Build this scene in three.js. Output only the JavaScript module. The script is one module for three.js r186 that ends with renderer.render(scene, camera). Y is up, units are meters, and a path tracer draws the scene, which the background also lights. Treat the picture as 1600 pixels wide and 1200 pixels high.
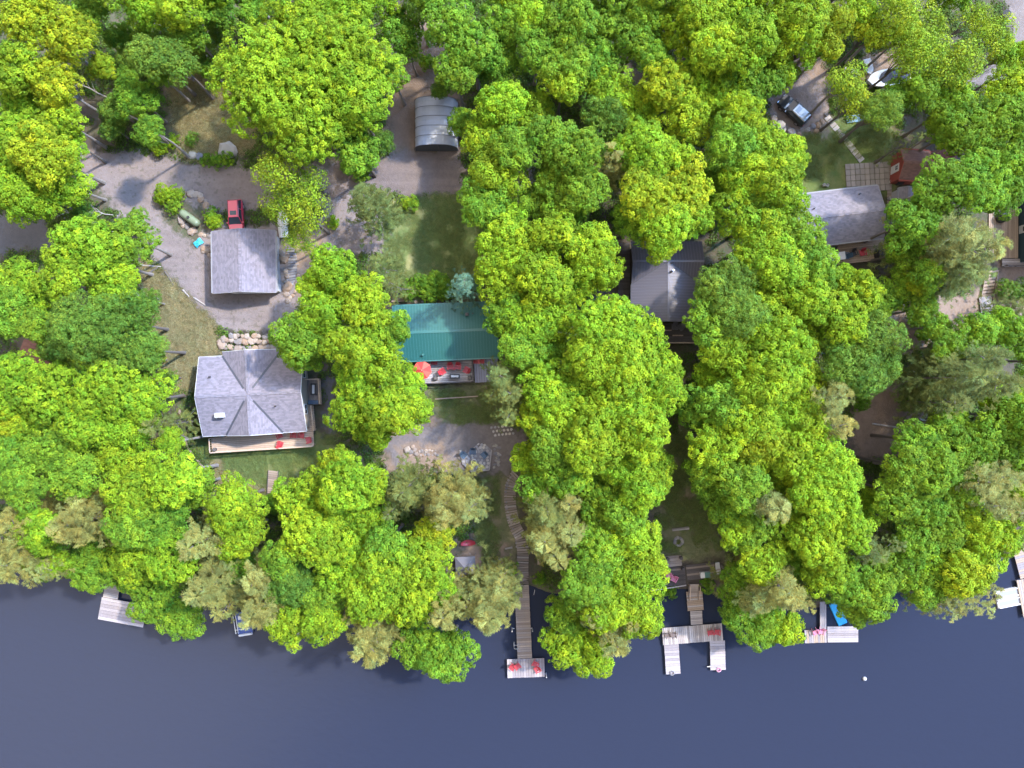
import * as THREE from 'three';
import { Sky } from 'three/addons/objects/Sky.js';
import { mergeGeometries } from 'three/addons/utils/BufferGeometryUtils.js';

// ------------------------------------------------------------------ camera, sky, sun, exposure
const scene = new THREE.Scene();
const CAM_Y = 97.2, FOCAL = 1130;                       // metres above the lake; focal length in photo pixels (1600 x 1200)
const camera = new THREE.PerspectiveCamera(2 * Math.atan(600 / FOCAL) * 180 / Math.PI, 4 / 3, 1, 2000);
camera.position.set(0, CAM_Y, 0); camera.up.set(0, 0, -1); camera.lookAt(0, 0, 0);
const renderer = new THREE.WebGLRenderer({ antialias: true });
renderer.toneMapping = THREE.LinearToneMapping; renderer.toneMappingExposure = 3.6;
renderer.shadowMap.enabled = true;
const sunDir = new THREE.Vector3(0.86, 1.2, -0.51).normalize();
const sky = new Sky(); sky.name = 'sky'; sky.userData.kind = 'structure'; sky.scale.setScalar(1500);
Object.assign(sky.material.uniforms.sunPosition, { value: sunDir.clone() });
sky.material.uniforms.turbidity.value = 10; sky.material.uniforms.rayleigh.value = 0.4;
sky.material.uniforms.mieCoefficient.value = 0.005;
if (sky.material.uniforms.cloudCoverage) { sky.material.uniforms.cloudCoverage.value = 0.75; sky.material.uniforms.cloudDensity.value = 0.55; }
scene.add(sky); scene.environmentIntensity = 0.3;
const sun = new THREE.DirectionalLight(new THREE.Color(1, 0.92, 0.80), 2.45);
sun.position.copy(sunDir).multiplyScalar(200); sun.castShadow = true; sun.shadow.radius = 5;
sun.shadow.mapSize.set(4096, 4096);
Object.assign(sun.shadow.camera, { left: -110, right: 110, top: 110, bottom: -110, near: 10, far: 420 });
scene.add(sun, sun.target);

// ------------------------------------------------------------------ helpers
let seed = 12345;
const rnd = () => { seed = (seed + 0x6D2B79F5) | 0; let t = Math.imul(seed ^ (seed >>> 15), 1 | seed); t = (t + Math.imul(t ^ (t >>> 7), 61 | t)) ^ t; return ((t ^ (t >>> 14)) >>> 0) / 4294967296; };
const rr = (a, b) => a + (b - a) * rnd();
const pick = (a) => a[Math.floor(rnd() * a.length)];
const clamp = (x, a, b) => Math.min(b, Math.max(a, x));
const smooth = (t) => { t = clamp(t, 0, 1); return t * t * (3 - 2 * t); };
const LAT = new Float32Array(65536); for (let i = 0; i < 65536; i++) LAT[i] = rnd();
const lat = (i, j) => LAT[((i & 255) << 8) | (j & 255)];
function noise(x, y) { const i = Math.floor(x), j = Math.floor(y), u = smooth(x - i), v = smooth(y - j); return (lat(i, j) * (1 - u) + lat(i + 1, j) * u) * (1 - v) + (lat(i, j + 1) * (1 - u) + lat(i + 1, j + 1) * u) * v; }
const fbm = (x, y, n = 4) => { let s = 0, a = 0.5, t = 0; for (let k = 0; k < n; k++) { s += a * noise(x + k * 17.3, y + k * 9.1); t += a; a *= 0.5; x *= 2.03; y *= 2.03; } return s / t; };

// the map: where a point of the plan drawing lies at height y
const at = (px, py, y = 0) => new THREE.Vector3((px - 800) * (CAM_Y - y) / FOCAL, y, (py - 600) * (CAM_Y - y) / FOCAL);
const SHORE = [[-900, 860], [-200, 880], [0, 878], [80, 888], [160, 908], [230, 922], [300, 938], [370, 950], [440, 962], [520, 962], [600, 955], [680, 950], [740, 934], [800, 914], [840, 918], [880, 930], [930, 938], [1010, 926], [1090, 921], [1130, 926], [1170, 942], [1240, 952], [1310, 944], [1350, 912], [1400, 922], [1460, 930], [1530, 898], [1580, 868], [1700, 850], [2500, 840]].map(([x, y]) => { const p = at(x, y); return [p.x, p.z]; });
function shoreZ(x) { let k = 0; while (k < SHORE.length - 2 && SHORE[k + 1][0] < x) k++; const [x0, z0] = SHORE[k], [x1, z1] = SHORE[k + 1]; return z0 + (z1 - z0) * (x - x0) / (x1 - x0) + (noise(x * 0.7, 3.3) - 0.5) * 0.9; }
function ground(x, z) {
  const d = shoreZ(x) - z;
  if (d < 0) return Math.max(-2.4, d * 0.6);
  return 0.75 * smooth(d / 1.6) + 3.2 * smooth((d - 2) / 34) + 1.0 * smooth((d - 28) / 60) + (fbm(x * 0.15, z * 0.15, 3) - 0.5) * 0.8 * smooth(d / 8);
}
function G(px, py, up = 0) { let y = 2; for (let k = 0; k < 8; k++) { const p = at(px, py, y + up); y = ground(p.x, p.z); } return at(px, py, y + up); }   // a plan point standing "up" above the ground
const taken = {};
const numbered = (n) => { const k = taken[n] = (taken[n] ?? -1) + 1; return k ? n + '_' + String(k).padStart(3, '0') : n; };
function thing(name, label, category, pos, turn = 0, group) {
  const o = new THREE.Group(); o.name = numbered(name); o.position.copy(pos); o.rotation.y = turn; o.userData = { label, category }; if (group) o.userData.group = group; scene.add(o); return o;
}
function part(name, geo, mat, parent, x, y, z) { const m = new THREE.Mesh(geo, mat); m.name = name; m.castShadow = m.receiveShadow = true; if (x !== undefined) m.position.set(x, y, z); parent.add(m); return m; }
function copyOf(o, pos, turn, label, group) { const c = o.clone(); c.name = numbered(o.name.replace(/_\d+$/, '')); c.userData = { ...o.userData, label }; if (group) c.userData.group = group; c.position.copy(pos); c.rotation.y = turn; scene.add(c); return c; }
const BOX = {};
const box = (w, h, d) => BOX[[w, h, d].map((v) => v.toFixed(3))] ??= new THREE.BoxGeometry(w, h, d);
const cyl = (r0, r1, h, n = 10) => new THREE.CylinderGeometry(r0, r1, h, n);
const V = (x, y, z) => new THREE.Vector3(x, y, z);
function bar(a, b, w, h) {   // a beam from a to b
  const d = b.clone().sub(a), g = new THREE.BoxGeometry(w, h, d.length());
  const m = new THREE.Matrix4().lookAt(b, a, V(0, 1, 0)); m.setPosition(a.clone().add(b).multiplyScalar(0.5)); return g.applyMatrix4(m);
}
function slab(pts, t) {   // a sheet of thickness t under a flat polygon, with uv in metres along and up the slope
  const n = pts.length, nor = V(0, 0, 0); for (let i = 0; i < n; i++) { const a = pts[i], b = pts[(i + 1) % n]; nor.x += (a.y - b.y) * (a.z + b.z); nor.y += (a.z - b.z) * (a.x + b.x); nor.z += (a.x - b.x) * (a.y + b.y); } nor.normalize();
  if (nor.y < 0) { pts = [...pts].reverse(); nor.negate(); }
  const u = V(0, 1, 0).cross(nor); if (u.length() < 1e-3) u.set(1, 0, 0); u.normalize(); const v = nor.clone().cross(u);
  const pos = [], uv = [], put = (p) => { pos.push(p.x, p.y, p.z); uv.push(p.dot(u), p.dot(v)); };
  const low = pts.map((p) => p.clone().addScaledVector(nor, -t));
  for (let i = 1; i < n - 1; i++) { [pts[0], pts[i], pts[i + 1]].forEach(put); [low[0], low[i + 1], low[i]].forEach(put); }
  for (let i = 0; i < n; i++) { const j = (i + 1) % n; [low[i], low[j], pts[j], low[i], pts[j], pts[i]].forEach(put); }
  const g = new THREE.BufferGeometry(); g.setAttribute('position', new THREE.Float32BufferAttribute(pos, 3)); g.setAttribute('uv', new THREE.Float32BufferAttribute(uv, 2)); g.computeVertexNormals(); return g;
}
const inPoly = (p, x, y) => { let c = false; for (let i = 0, j = p.length - 1; i < p.length; j = i++) if ((p[i][1] > y) !== (p[j][1] > y) && x < (p[j][0] - p[i][0]) * (y - p[i][1]) / (p[j][1] - p[i][1]) + p[i][0]) c = !c; return c; };
function edgeDist(p, x, y) { let m = 1e9; for (let i = 0, j = p.length - 1; i < p.length; j = i++) { const [ax, ay] = p[j], dx = p[i][0] - ax, dy = p[i][1] - ay, t = clamp(((x - ax) * dx + (y - ay) * dy) / (dx * dx + dy * dy), 0, 1), ex = x - ax - t * dx, ey = y - ay - t * dy; m = Math.min(m, ex * ex + ey * ey); } return Math.sqrt(m); }

// ------------------------------------------------------------------ textures and materials
const toS = (c) => Math.round(255 * clamp(c <= 0.0031308 ? c * 12.92 : 1.055 * c ** (1 / 2.4) - 0.055, 0, 1));
function texture(w, h, fn, srgb = true) {
  const d = new Uint8Array(w * h * 4); let k = 0;
  for (let j = 0; j < h; j++) for (let i = 0; i < w; i++) { const c = fn(i, j); if (srgb) { d[k++] = toS(c[0]); d[k++] = toS(c[1]); d[k++] = toS(c[2]); } else { const q = Math.round(255 * clamp(c, 0, 1)); d[k++] = q; d[k++] = q; d[k++] = q; } d[k++] = 255; }
  const t = new THREE.DataTexture(d, w, h); t.magFilter = THREE.LinearFilter; t.minFilter = THREE.LinearMipmapLinearFilter; t.generateMipmaps = true; t.wrapS = t.wrapT = THREE.RepeatWrapping; if (srgb) t.colorSpace = THREE.SRGBColorSpace; t.needsUpdate = true; return t;
}
// noise that repeats over n cells
const pn = (x, y, n) => { const i = Math.floor(x), j = Math.floor(y), u = smooth(x - i), v = smooth(y - j), w = (a) => ((a % n) + n) % n; return (lat(w(i), w(j)) * (1 - u) + lat(w(i + 1), w(j)) * u) * (1 - v) + (lat(w(i), w(j + 1)) * (1 - u) + lat(w(i + 1), w(j + 1)) * u) * v; };
const std = (rgb, roughness = 0.85, extra = {}) => { const m = new THREE.MeshStandardMaterial({ roughness, side: THREE.DoubleSide, ...extra }); m.color.setRGB(...rgb); return m; };
const phys = (rgb, roughness, extra) => { const m = new THREE.MeshPhysicalMaterial({ roughness, side: THREE.DoubleSide, ...extra }); m.color.setRGB(...rgb); return m; };
const bumpNoise = texture(256, 256, (i, j) => 0.5 * pn(i / 4, j / 4, 64) + 0.3 * pn(i / 8 + 9, j / 8, 32) + 0.2 * lat(i, j), false);
function shingleMaterial(rgb, spread = 0.4) {   // 4 m tile, courses of 0.2 m with tabs of 0.33 m in slightly different tones
  const tabs = []; for (let i = 0; i < 20 * 12; i++) tabs.push(rnd());
  const t = texture(512, 512, (i, j) => { const row = Math.floor(j / 25.6), col = Math.floor((i / 512 * 12 + (row % 2) * 0.5)) % 12, f = 1 + spread * ((tabs[row * 12 + col] - 0.5) * 0.8 + (lat(i, j) - 0.5) * 0.9 + (pn(i / 64, j / 64, 8) - 0.5) * 0.25) - (j % 25.6 < 3.2 ? 0.3 : 0); return rgb.map((c) => c * f); });
  t.repeat.set(0.25, 0.25); const b = bumpNoise.clone(); b.repeat.set(1, 1);
  return std([1, 1, 1], 0.95, { map: t, bumpMap: b, bumpScale: 0.01 });
}
function woodMaterial(rgb, spread = 0.3) {
  const o = Math.floor(rnd() * 200);
  const t = texture(128, 128, (i, j) => { const f = 1 + spread * (0.8 * (pn(i / 2 + o, j / 32, 64) - 0.5) + 0.7 * (pn(i / 16, j / 8 + o, 8) - 0.5)); return rgb.map((c) => c * f); });
  return std([1, 1, 1], 0.9, { map: t });
}
const M = {
  shingle: shingleMaterial([0.162, 0.143, 0.162]), shingleB: shingleMaterial([0.155, 0.14, 0.16]), shingleSmall: shingleMaterial([0.14, 0.13, 0.15]), brownRoof: shingleMaterial([0.13, 0.07, 0.055]), rustRoof: shingleMaterial([0.15, 0.07, 0.05]),
  valley: std([0.05, 0.05, 0.06], 0.6), greenMetal: std([0.02, 0.098, 0.085], 0.42, { metalness: 0.15 }), greenRib: std([0.028, 0.115, 0.10], 0.45), charMetal: std([0.085, 0.076, 0.088], 0.5, { metalness: 0.15 }), charRib: std([0.10, 0.09, 0.104], 0.5),
  white: std([0.46, 0.45, 0.44], 0.6), siding: std([0.28, 0.27, 0.275], 0.8), beige: std([0.28, 0.225, 0.17], 0.85), redWall: std([0.22, 0.045, 0.03], 0.8), teal: std([0.025, 0.05, 0.065], 0.7), darkWall: std([0.06, 0.045, 0.04], 0.85),
  glass: phys([0.03, 0.04, 0.05], 0.08, { metalness: 0 }), concrete: std([0.22, 0.20, 0.19], 0.95, { bumpMap: bumpNoise, bumpScale: 0.01 }),
  cedar: [0, 1, 2, 3].map((k) => woodMaterial([0.40 - k * 0.025, 0.29 - k * 0.02, 0.205 - k * 0.014])), tan: [0, 1, 2, 3].map((k) => woodMaterial([0.27 - k * 0.026, 0.20 - k * 0.02, 0.145 - k * 0.014])),
  grey: [0, 1, 2, 3].map((k) => woodMaterial([0.34 - k * 0.045, 0.30 - k * 0.042, 0.28 - k * 0.04])), pale: [0, 1, 2].map((k) => woodMaterial([0.29 - k * 0.045, 0.255 - k * 0.042, 0.255 - k * 0.042], 0.35)),
  aged: [0, 1, 2, 3].map((k) => woodMaterial([0.26 - k * 0.028, 0.21 - k * 0.024, 0.175 - k * 0.02])), dark: [0, 1, 2].map((k) => woodMaterial([0.075 - k * 0.012, 0.062 - k * 0.01, 0.058 - k * 0.01])), redwood: [0, 1].map((k) => woodMaterial([0.16 - k * 0.03, 0.05 - k * 0.01, 0.035 - k * 0.006])),
  red: std([0.36, 0.03, 0.04], 0.5), pink: std([0.45, 0.13, 0.20], 0.5), blueChair: std([0.04, 0.075, 0.12], 0.5), black: std([0.02, 0.02, 0.022], 0.5), steel: std([0.5, 0.5, 0.52], 0.35, { metalness: 0.8 }), rubber: std([0.02, 0.02, 0.02], 0.9),
  canvas: std([0.12, 0.11, 0.118], 0.9), umbrella: std([0.42, 0.03, 0.022], 0.8), tank: std([0.13, 0.16, 0.095], 0.5), cyan: std([0.012, 0.26, 0.50], 0.5), tarpBlue: std([0.03, 0.33, 0.45], 0.6),
  bark: std([0.11, 0.092, 0.078], 0.95, { bumpMap: bumpNoise, bumpScale: 0.03 }), paleBark: std([0.2, 0.175, 0.155], 0.95, { bumpMap: bumpNoise, bumpScale: 0.02 }), deadWood: std([0.27, 0.24, 0.215], 0.95),
};
M.trim = std([0.2, 0.19, 0.195], 0.7); M.flag = [[0.36, 0.325, 0.30], [0.29, 0.262, 0.25], [0.42, 0.37, 0.31], [0.25, 0.235, 0.235]].map((c) => std(c, 0.9));
M.darkChair = std([0.10, 0.07, 0.06], 0.6);
M.concrete2 = [[0.23, 0.20, 0.18], [0.26, 0.225, 0.20], [0.21, 0.185, 0.165]].map((c) => std(c, 0.95));
const rockTone = (rgb) => std(rgb, 0.95, { bumpMap: bumpNoise, bumpScale: 0.03 });
M.rock = [[0.27, 0.195, 0.14], [0.22, 0.17, 0.135], [0.29, 0.23, 0.18], [0.17, 0.145, 0.13], [0.25, 0.17, 0.115]].map(rockTone);
M.greyRock = [[0.18, 0.165, 0.165], [0.24, 0.22, 0.21], [0.15, 0.145, 0.16], [0.27, 0.245, 0.21]].map(rockTone);

// ------------------------------------------------------------------ terrain: one sheet, with what covers it read from the plan
const Z = (kind, feather, pts) => ({ kind, feather, p: pts.map(([x, y]) => { const q = G(x, y); return [q.x, q.z]; }) });
const DRIVE1 = [[90, 232], [220, 238], [330, 258], [440, 266], [560, 260], [636, 236], [718, 236], [724, 302], [560, 304], [440, 322], [330, 332], [250, 296], [175, 300], [140, 285]];
const DRIVE2 = [[150, 282], [255, 294], [242, 312], [262, 352], [305, 385], [330, 350], [448, 350], [468, 470], [465, 505], [440, 520], [350, 518], [310, 482], [258, 425], [222, 375], [180, 330]];
const DRIVE3 = [[500, 296], [600, 300], [603, 395], [515, 402], [496, 370]];
const LAWN = [[605, 306], [757, 303], [757, 440], [690, 445], [620, 478], [600, 400]];
const FIRE_GRAVEL = [[596, 690], [680, 662], [800, 658], [826, 690], [792, 742], [700, 738], [640, 738], [612, 722]];
const CARPARK = [[1203, 125], [1285, 118], [1302, 190], [1286, 212], [1232, 206], [1198, 180]];
const LEFT_ROAD = [[-300, 325], [70, 338], [92, 388], [-300, 415]];
const RIGHT_ROAD = [[1900, -160], [1550, -160], [1578, 60], [1540, 108], [1470, 132], [1900, 160]];
const PATHLAWN = [[742, 738], [802, 745], [812, 900], [745, 905]];
const zones = [
  Z('litter', 1.2, [[600, 20], [690, 10], [720, 160], [700, 240], [600, 240]]), Z('dry', 1.0, [[262, 120], [390, 95], [402, 232], [290, 255]]), Z('dry', 0.9, [[226, 405], [330, 488], [350, 560], [300, 610], [236, 610]]),
  Z('grass', 0.8, [[272, 610], [330, 690], [525, 676], [525, 742], [420, 782], [330, 742]]), Z('dry', 0.7, [[335, 722], [415, 762], [400, 790], [345, 765]]), Z('moss', 0.8, [[672, 600], [795, 605], [790, 665], [670, 668]]), Z('moss', 0.8, PATHLAWN), Z('moss', 0.9, [[1015, 680], [1080, 670], [1135, 872], [1035, 880]]),
  Z('grass', 0.9, [[1240, 185], [1395, 185], [1395, 305], [1230, 315]]), Z('tan', 0.8, [[1375, 470], [1545, 455], [1545, 530], [1440, 545], [1400, 560]]), Z('litter', 1, [[1325, 590], [1470, 575], [1450, 715], [1335, 720]]), Z('tan', 0.7, [[715, 845], [790, 850], [800, 905], [745, 900]]),
  Z('tan', 0.6, [[1205, 60], [1285, 55], [1290, 130], [1205, 130]]), Z('tan', 0.7, [[1350, 80], [1400, 85], [1420, 130], [1340, 130]]), Z('tan', 0.7, [[590, 660], [690, 650], [700, 720], [600, 745]]), Z('tan', 0.5, [[462, 350], [505, 360], [505, 430], [470, 470], [455, 420]]), Z('lawn', 0.5, LAWN),
  Z('gravel', 0.5, DRIVE1), Z('lane', 0.7, [[425, 266], [560, 260], [636, 238], [718, 238], [724, 302], [560, 304], [430, 308]]), Z('gravel', 0.5, DRIVE2), Z('gravel', 0.5, DRIVE3), Z('greygravel', 0.6, FIRE_GRAVEL), Z('tan', 0.5, [[600, 700], [690, 690], [700, 738], [640, 742], [608, 722]]), Z('greygravel', 0.4, [[594, 694], [612, 690], [640, 738], [622, 745]]), Z('gravel', 0.7, CARPARK), Z('asphalt', 0.6, LEFT_ROAD), Z('greygravel', 0.8, RIGHT_ROAD), Z('litter', 0.8, [[1555, 405], [1700, 405], [1700, 505], [1555, 505]]), Z('asphalt', 0.4, [[505, 585], [525, 585], [522, 680], [506, 680]]),
];
const lerp3 = (a, b, t) => [a[0] + (b[0] - a[0]) * t, a[1] + (b[1] - a[1]) * t, a[2] + (b[2] - a[2]) * t];
const COVER = {
  lane: (x, z, n, f) => lerp3([0.085, 0.066, 0.058], [0.185, 0.142, 0.126], clamp(n * 0.3 + f * 0.4 + 0.35 * noise(x * 0.12, z * 2.6), 0, 1)),
  forest: (x, z, n, f) => lerp3([0.055, 0.043, 0.032], lerp3([0.035, 0.058, 0.016], [0.105, 0.074, 0.052], f), smooth((n - 0.35) * 3)),
  litter: (x, z, n, f) => lerp3([0.10, 0.075, 0.055], [0.22, 0.15, 0.11], n * 0.6 + f * 0.4), dry: (x, z, n, f) => lerp3([0.075, 0.085, 0.03], [0.20, 0.145, 0.085], smooth((n - 0.3) * 2.4) * 0.5 + f * 0.5),
  grass: (x, z, n, f) => lerp3([0.06, 0.105, 0.02], [0.165, 0.155, 0.055], smooth((n - 0.42) * 3) * 0.5 + f * 0.5), lawn: (x, z, n, f) => lerp3([0.075, 0.125, 0.028], [0.25, 0.22, 0.09], smooth((n - 0.45) * 3.2) * 0.55 + f * 0.4), moss: (x, z, n, f) => lerp3([0.075, 0.09, 0.033], [0.16, 0.13, 0.075], smooth((n - 0.4) * 2.6) * 0.5 + f * 0.5),
  tan: (x, z, n, f) => lerp3([0.13, 0.088, 0.06], [0.27, 0.19, 0.135], n * 0.5 + f * 0.5), gravel: (x, z, n, f) => { const w = noise(x * 0.16, z * 2.4 + 2 * noise(x * 0.1, z * 0.1)), k = lerp3([0.112, 0.088, 0.08], [0.218, 0.175, 0.158], clamp(n * 0.3 + f * 0.45 + w * 0.3, 0, 1)); return noise(x * 3.1 + 20, z * 3.1) > 0.83 ? lerp3(k, [0.10, 0.085, 0.06], 0.6) : k; },
  greygravel: (x, z, n, f) => lerp3([0.09, 0.074, 0.067], [0.19, 0.158, 0.146], n * 0.5 + f * 0.5), asphalt: (x, z, n, f) => lerp3([0.05, 0.05, 0.055], [0.09, 0.085, 0.088], n * 0.6 + f * 0.4),
};
const TX0 = -82, TZ0 = -64, TXW = 164, TZW = 108;
zones.forEach((q) => { q.bb = [Math.min(...q.p.map((a) => a[0])) - 1.5, Math.max(...q.p.map((a) => a[0])) + 1.5, Math.min(...q.p.map((a) => a[1])) - 1.5, Math.max(...q.p.map((a) => a[1])) + 1.5]; });
const groundMap = texture(1640, 1080, (i, j) => {
  const x = TX0 + (i + 0.5) / 10, z = TZ0 + TZW - (j + 0.5) / 10;
  const n = fbm(x * 0.55, z * 0.55, 4), f = clamp(0.5 + 1.25 * (0.45 * noise(x * 5, z * 5) + 0.3 * noise(x * 2.2 + 70, z * 2.2) + 0.25 * lat(i, j * 7 + (i >> 8) * 31) - 0.5), 0, 1);
  let c = COVER.forest(x, z, fbm(x * 0.23 + 40, z * 0.23, 4), f);
  const jx = x + (noise(x * 1.3, z * 1.3) - 0.5) * 1.3 + (noise(x * 4, z * 4) - 0.5) * 0.5, jz = z + (noise(x * 1.3 + 50, z * 1.3) - 0.5) * 1.3 + (noise(x * 4 + 9, z * 4) - 0.5) * 0.5;
  for (const q of zones) { const b = q.bb; if (jx < b[0] || jx > b[1] || jz < b[2] || jz > b[3]) continue; const d = (inPoly(q.p, jx, jz) ? 1 : -1) * edgeDist(q.p, jx, jz); const w = smooth(0.5 + d / (2 * q.feather) + (f - 0.5) * 0.5); if (w > 0) c = lerp3(c, COVER[q.kind](x, z, n, f), w); }
  return c;
});
groundMap.wrapS = groundMap.wrapT = THREE.ClampToEdgeWrapping;
const groundBump = bumpNoise.clone(); groundBump.repeat.set(TXW / 4, TZW / 4);
const groundMat = std([1, 1, 1], 0.97, { map: groundMap, bumpMap: groundBump, bumpScale: 0.05 });
const gridLine = (a, b, s, far) => { const o = [-far, -far * 0.6]; for (let v = a; v <= b + 1e-6; v += s) o.push(v); o.push(far * 0.6, far); return o; };
function sheet(xs, zs, keep, lift) {
  const pos = [], uv = [], idx = [], id = new Map();
  const vert = (i, j) => { const k = i * 100000 + j; if (id.has(k)) return id.get(k); const x = xs[i], z = zs[j]; pos.push(x, ground(x, z) + lift, z); uv.push((x - TX0) / TXW, (TZ0 + TZW - z) / TZW); id.set(k, pos.length / 3 - 1); return pos.length / 3 - 1; };
  for (let i = 0; i < xs.length - 1; i++) for (let j = 0; j < zs.length - 1; j++) { if (keep && !keep((xs[i] + xs[i + 1]) / 2, (zs[j] + zs[j + 1]) / 2)) continue; const a = vert(i, j), b = vert(i, j + 1), c = vert(i + 1, j + 1), d = vert(i + 1, j); idx.push(a, b, c, a, c, d); }
  const g = new THREE.BufferGeometry(); g.setAttribute('position', new THREE.Float32BufferAttribute(pos, 3)); g.setAttribute('uv', new THREE.Float32BufferAttribute(uv, 2)); g.setIndex(idx); g.computeVertexNormals(); return g;
}
function setting(name, geo, mat) { const m = new THREE.Mesh(geo, mat); m.name = numbered(name); m.userData = { kind: 'structure' }; m.receiveShadow = m.castShadow = true; scene.add(m); return m; }
setting('ground', sheet(gridLine(-82, 82, 0.5, 400), gridLine(-66, 36, 0.5, 400), null, 0), groundMat);
function drape(name, pts) {   // a surface laid on the ground, of the same earth as the sheet below it
  const p = pts.map(([x, y]) => { const q = G(x, y); return [q.x, q.z]; }), xs = p.map((a) => a[0]), zs = p.map((a) => a[1]), line = (a, b) => { const o = []; for (let v = Math.floor(a) - 1; v <= b + 1; v += 0.25) o.push(v); return o; };
  setting(name, sheet(line(Math.max(-110, Math.min(...xs)), Math.min(110, Math.max(...xs))), line(Math.min(...zs), Math.max(...zs)), (x, z) => inPoly(p, x + (noise(x * 1.3, z * 1.3) - 0.5) * 1.3, z + (noise(x * 1.3 + 50, z * 1.3) - 0.5) * 1.3), 0.035), groundMat);
}
drape('driveway', DRIVE1); drape('driveway_apron', DRIVE2.map(([x, y]) => [x, Math.max(y, 300)])); drape('parking_pad', DRIVE3); drape('lawn', LAWN); drape('gravel_path', FIRE_GRAVEL); drape('car_park', CARPARK); drape('road', LEFT_ROAD); drape('road', RIGHT_ROAD);
const ripple = texture(512, 512, (i, j) => 0.5 * pn(i / 32, j / 16, 16) + 0.3 * pn(i / 16, j / 8 + 5, 32) + 0.2 * pn(i / 8, j / 4, 64), false); ripple.repeat.set(60, 40);
const waterMat = phys([0.0185, 0.022, 0.036], 0.2, { bumpMap: ripple, bumpScale: 0.01, ior: 1.33, specularIntensity: 0.6 });
const lake = setting('lake', new THREE.PlaneGeometry(900, 600).rotateX(-Math.PI / 2), waterMat); lake.position.set(0, 0, 300 + 15);

// ------------------------------------------------------------------ builders
const treadGeo = {};
function planks(parent, w, d, y, pw, mats, across = 'x', cx = 0, cz = 0, t = 0.04) {   // boards whose length runs along `across`
  const span = across === 'x' ? d : w, n = Math.max(1, Math.round(span / pw)), s = span / n;
  for (let k = 0; k < n; k++) {
    const c = -span / 2 + (k + 0.5) * s, long = (across === 'x' ? w : d) + rr(-0.03, 0.03), g = across === 'x' ? box(+long.toFixed(2), t, s - 0.03) : box(s - 0.03, t, +long.toFixed(2));
    part('plank', g, pick(mats), parent, cx + (across === 'x' ? 0 : c), y, cz + (across === 'x' ? c : 0));
  }
}
const frameOf = (a, b, c, y) => { const A = at(...a, y), B = at(...b, y), C = at(...c, y), turn = Math.atan2(-(B.z - A.z), B.x - A.x); return { pos: B.clone().add(C).add(A.clone().add(C.clone().sub(B))).add(A).multiplyScalar(0.25), w: A.distanceTo(B), d: B.distanceTo(C), turn }; };   // three corners (back left, back right, front right)
function platform(name, label, category, a, b, c, y, mats, { across = 'x', pw = 0.24, legs = true, bottom, railing, railMats, skip = [] , parent } = {}) {
  const f = frameOf(a, b, c, y), base = bottom ?? -2.2;
  const t = thing(name, label, category, V(f.pos.x, 0, f.pos.z), f.turn);
  planks(t, f.w, f.d, y - 0.02, pw, mats, across);
  for (const s of [-1, 1]) { part('beam', box(f.w - 0.1, 0.16, 0.06), mats[mats.length - 1], t, 0, y - 0.13, s * (f.d / 2 - 0.08)); part('beam', box(0.06, 0.16, f.d - 0.24), mats[mats.length - 1], t, s * (f.w / 2 - 0.1), y - 0.13, 0); }
  if (legs) for (const sx of [-1, 1]) for (const sz of [-1, 1]) { const h = y - 0.05 - base; part('post', box(0.12, h, 0.12), mats[mats.length - 1], t, sx * (f.w / 2 - 0.2), base + h / 2, sz * (f.d / 2 - 0.2)); }
  const sides = { back: [[-1, -1], [1, -1]], front: [[-1, 1], [1, 1]], left: [[-1, -1], [-1, 1]], right: [[1, -1], [1, 1]] };
  for (const s of railing ?? []) {
    const [[x0, z0], [x1, z1]] = sides[s], A = V(x0 * (f.w / 2 - 0.06), y + 0.95, z0 * (f.d / 2 - 0.06)), B = V(x1 * (f.w / 2 - 0.06), y + 0.95, z1 * (f.d / 2 - 0.06)), rm = railMats ?? mats, n = Math.max(1, Math.round(A.distanceTo(B) / 1.8));
    const r = part('railing', bar(A, B, 0.14, 0.05), rm[0], t); part('lower_rail', bar(A.clone().setY(y + 0.15), B.clone().setY(y + 0.15), 0.05, 0.08), rm[0], r);
    for (let k = 0; k <= n; k++) { const q = A.clone().lerp(B, k / n); part('rail_post', box(0.1, 0.92, 0.1), rm[0], r, q.x, y + 0.46, q.z); }
    for (let k = 1; k < A.distanceTo(B) / 0.3; k++) { const q = A.clone().lerp(B, k * 0.3 / A.distanceTo(B)); part('baluster', box(0.04, 0.76, 0.04), rm[1 % rm.length], r, q.x, y + 0.55, q.z); }
  }
  return t;
}
function ribs(parent, p00, p10, p11, p01, step, mat) {   // p00-p10 along the ridge, p01-p11 along the eave: raised seams running down the slope
  const n = Math.round(p01.distanceTo(p11) / step); const nor = p10.clone().sub(p00).cross(p01.clone().sub(p00)).normalize(); if (nor.y < 0) nor.negate();
  for (let k = 0; k <= n; k++) { const a = p00.clone().lerp(p10, k / n), b = p01.clone().lerp(p11, k / n); if (a.distanceTo(b) < 0.2) continue; part('roof_rib', bar(a.addScaledVector(nor, 0.012), b.addScaledVector(nor, 0.012), 0.07, 0.05), mat, parent); }
}
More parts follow.
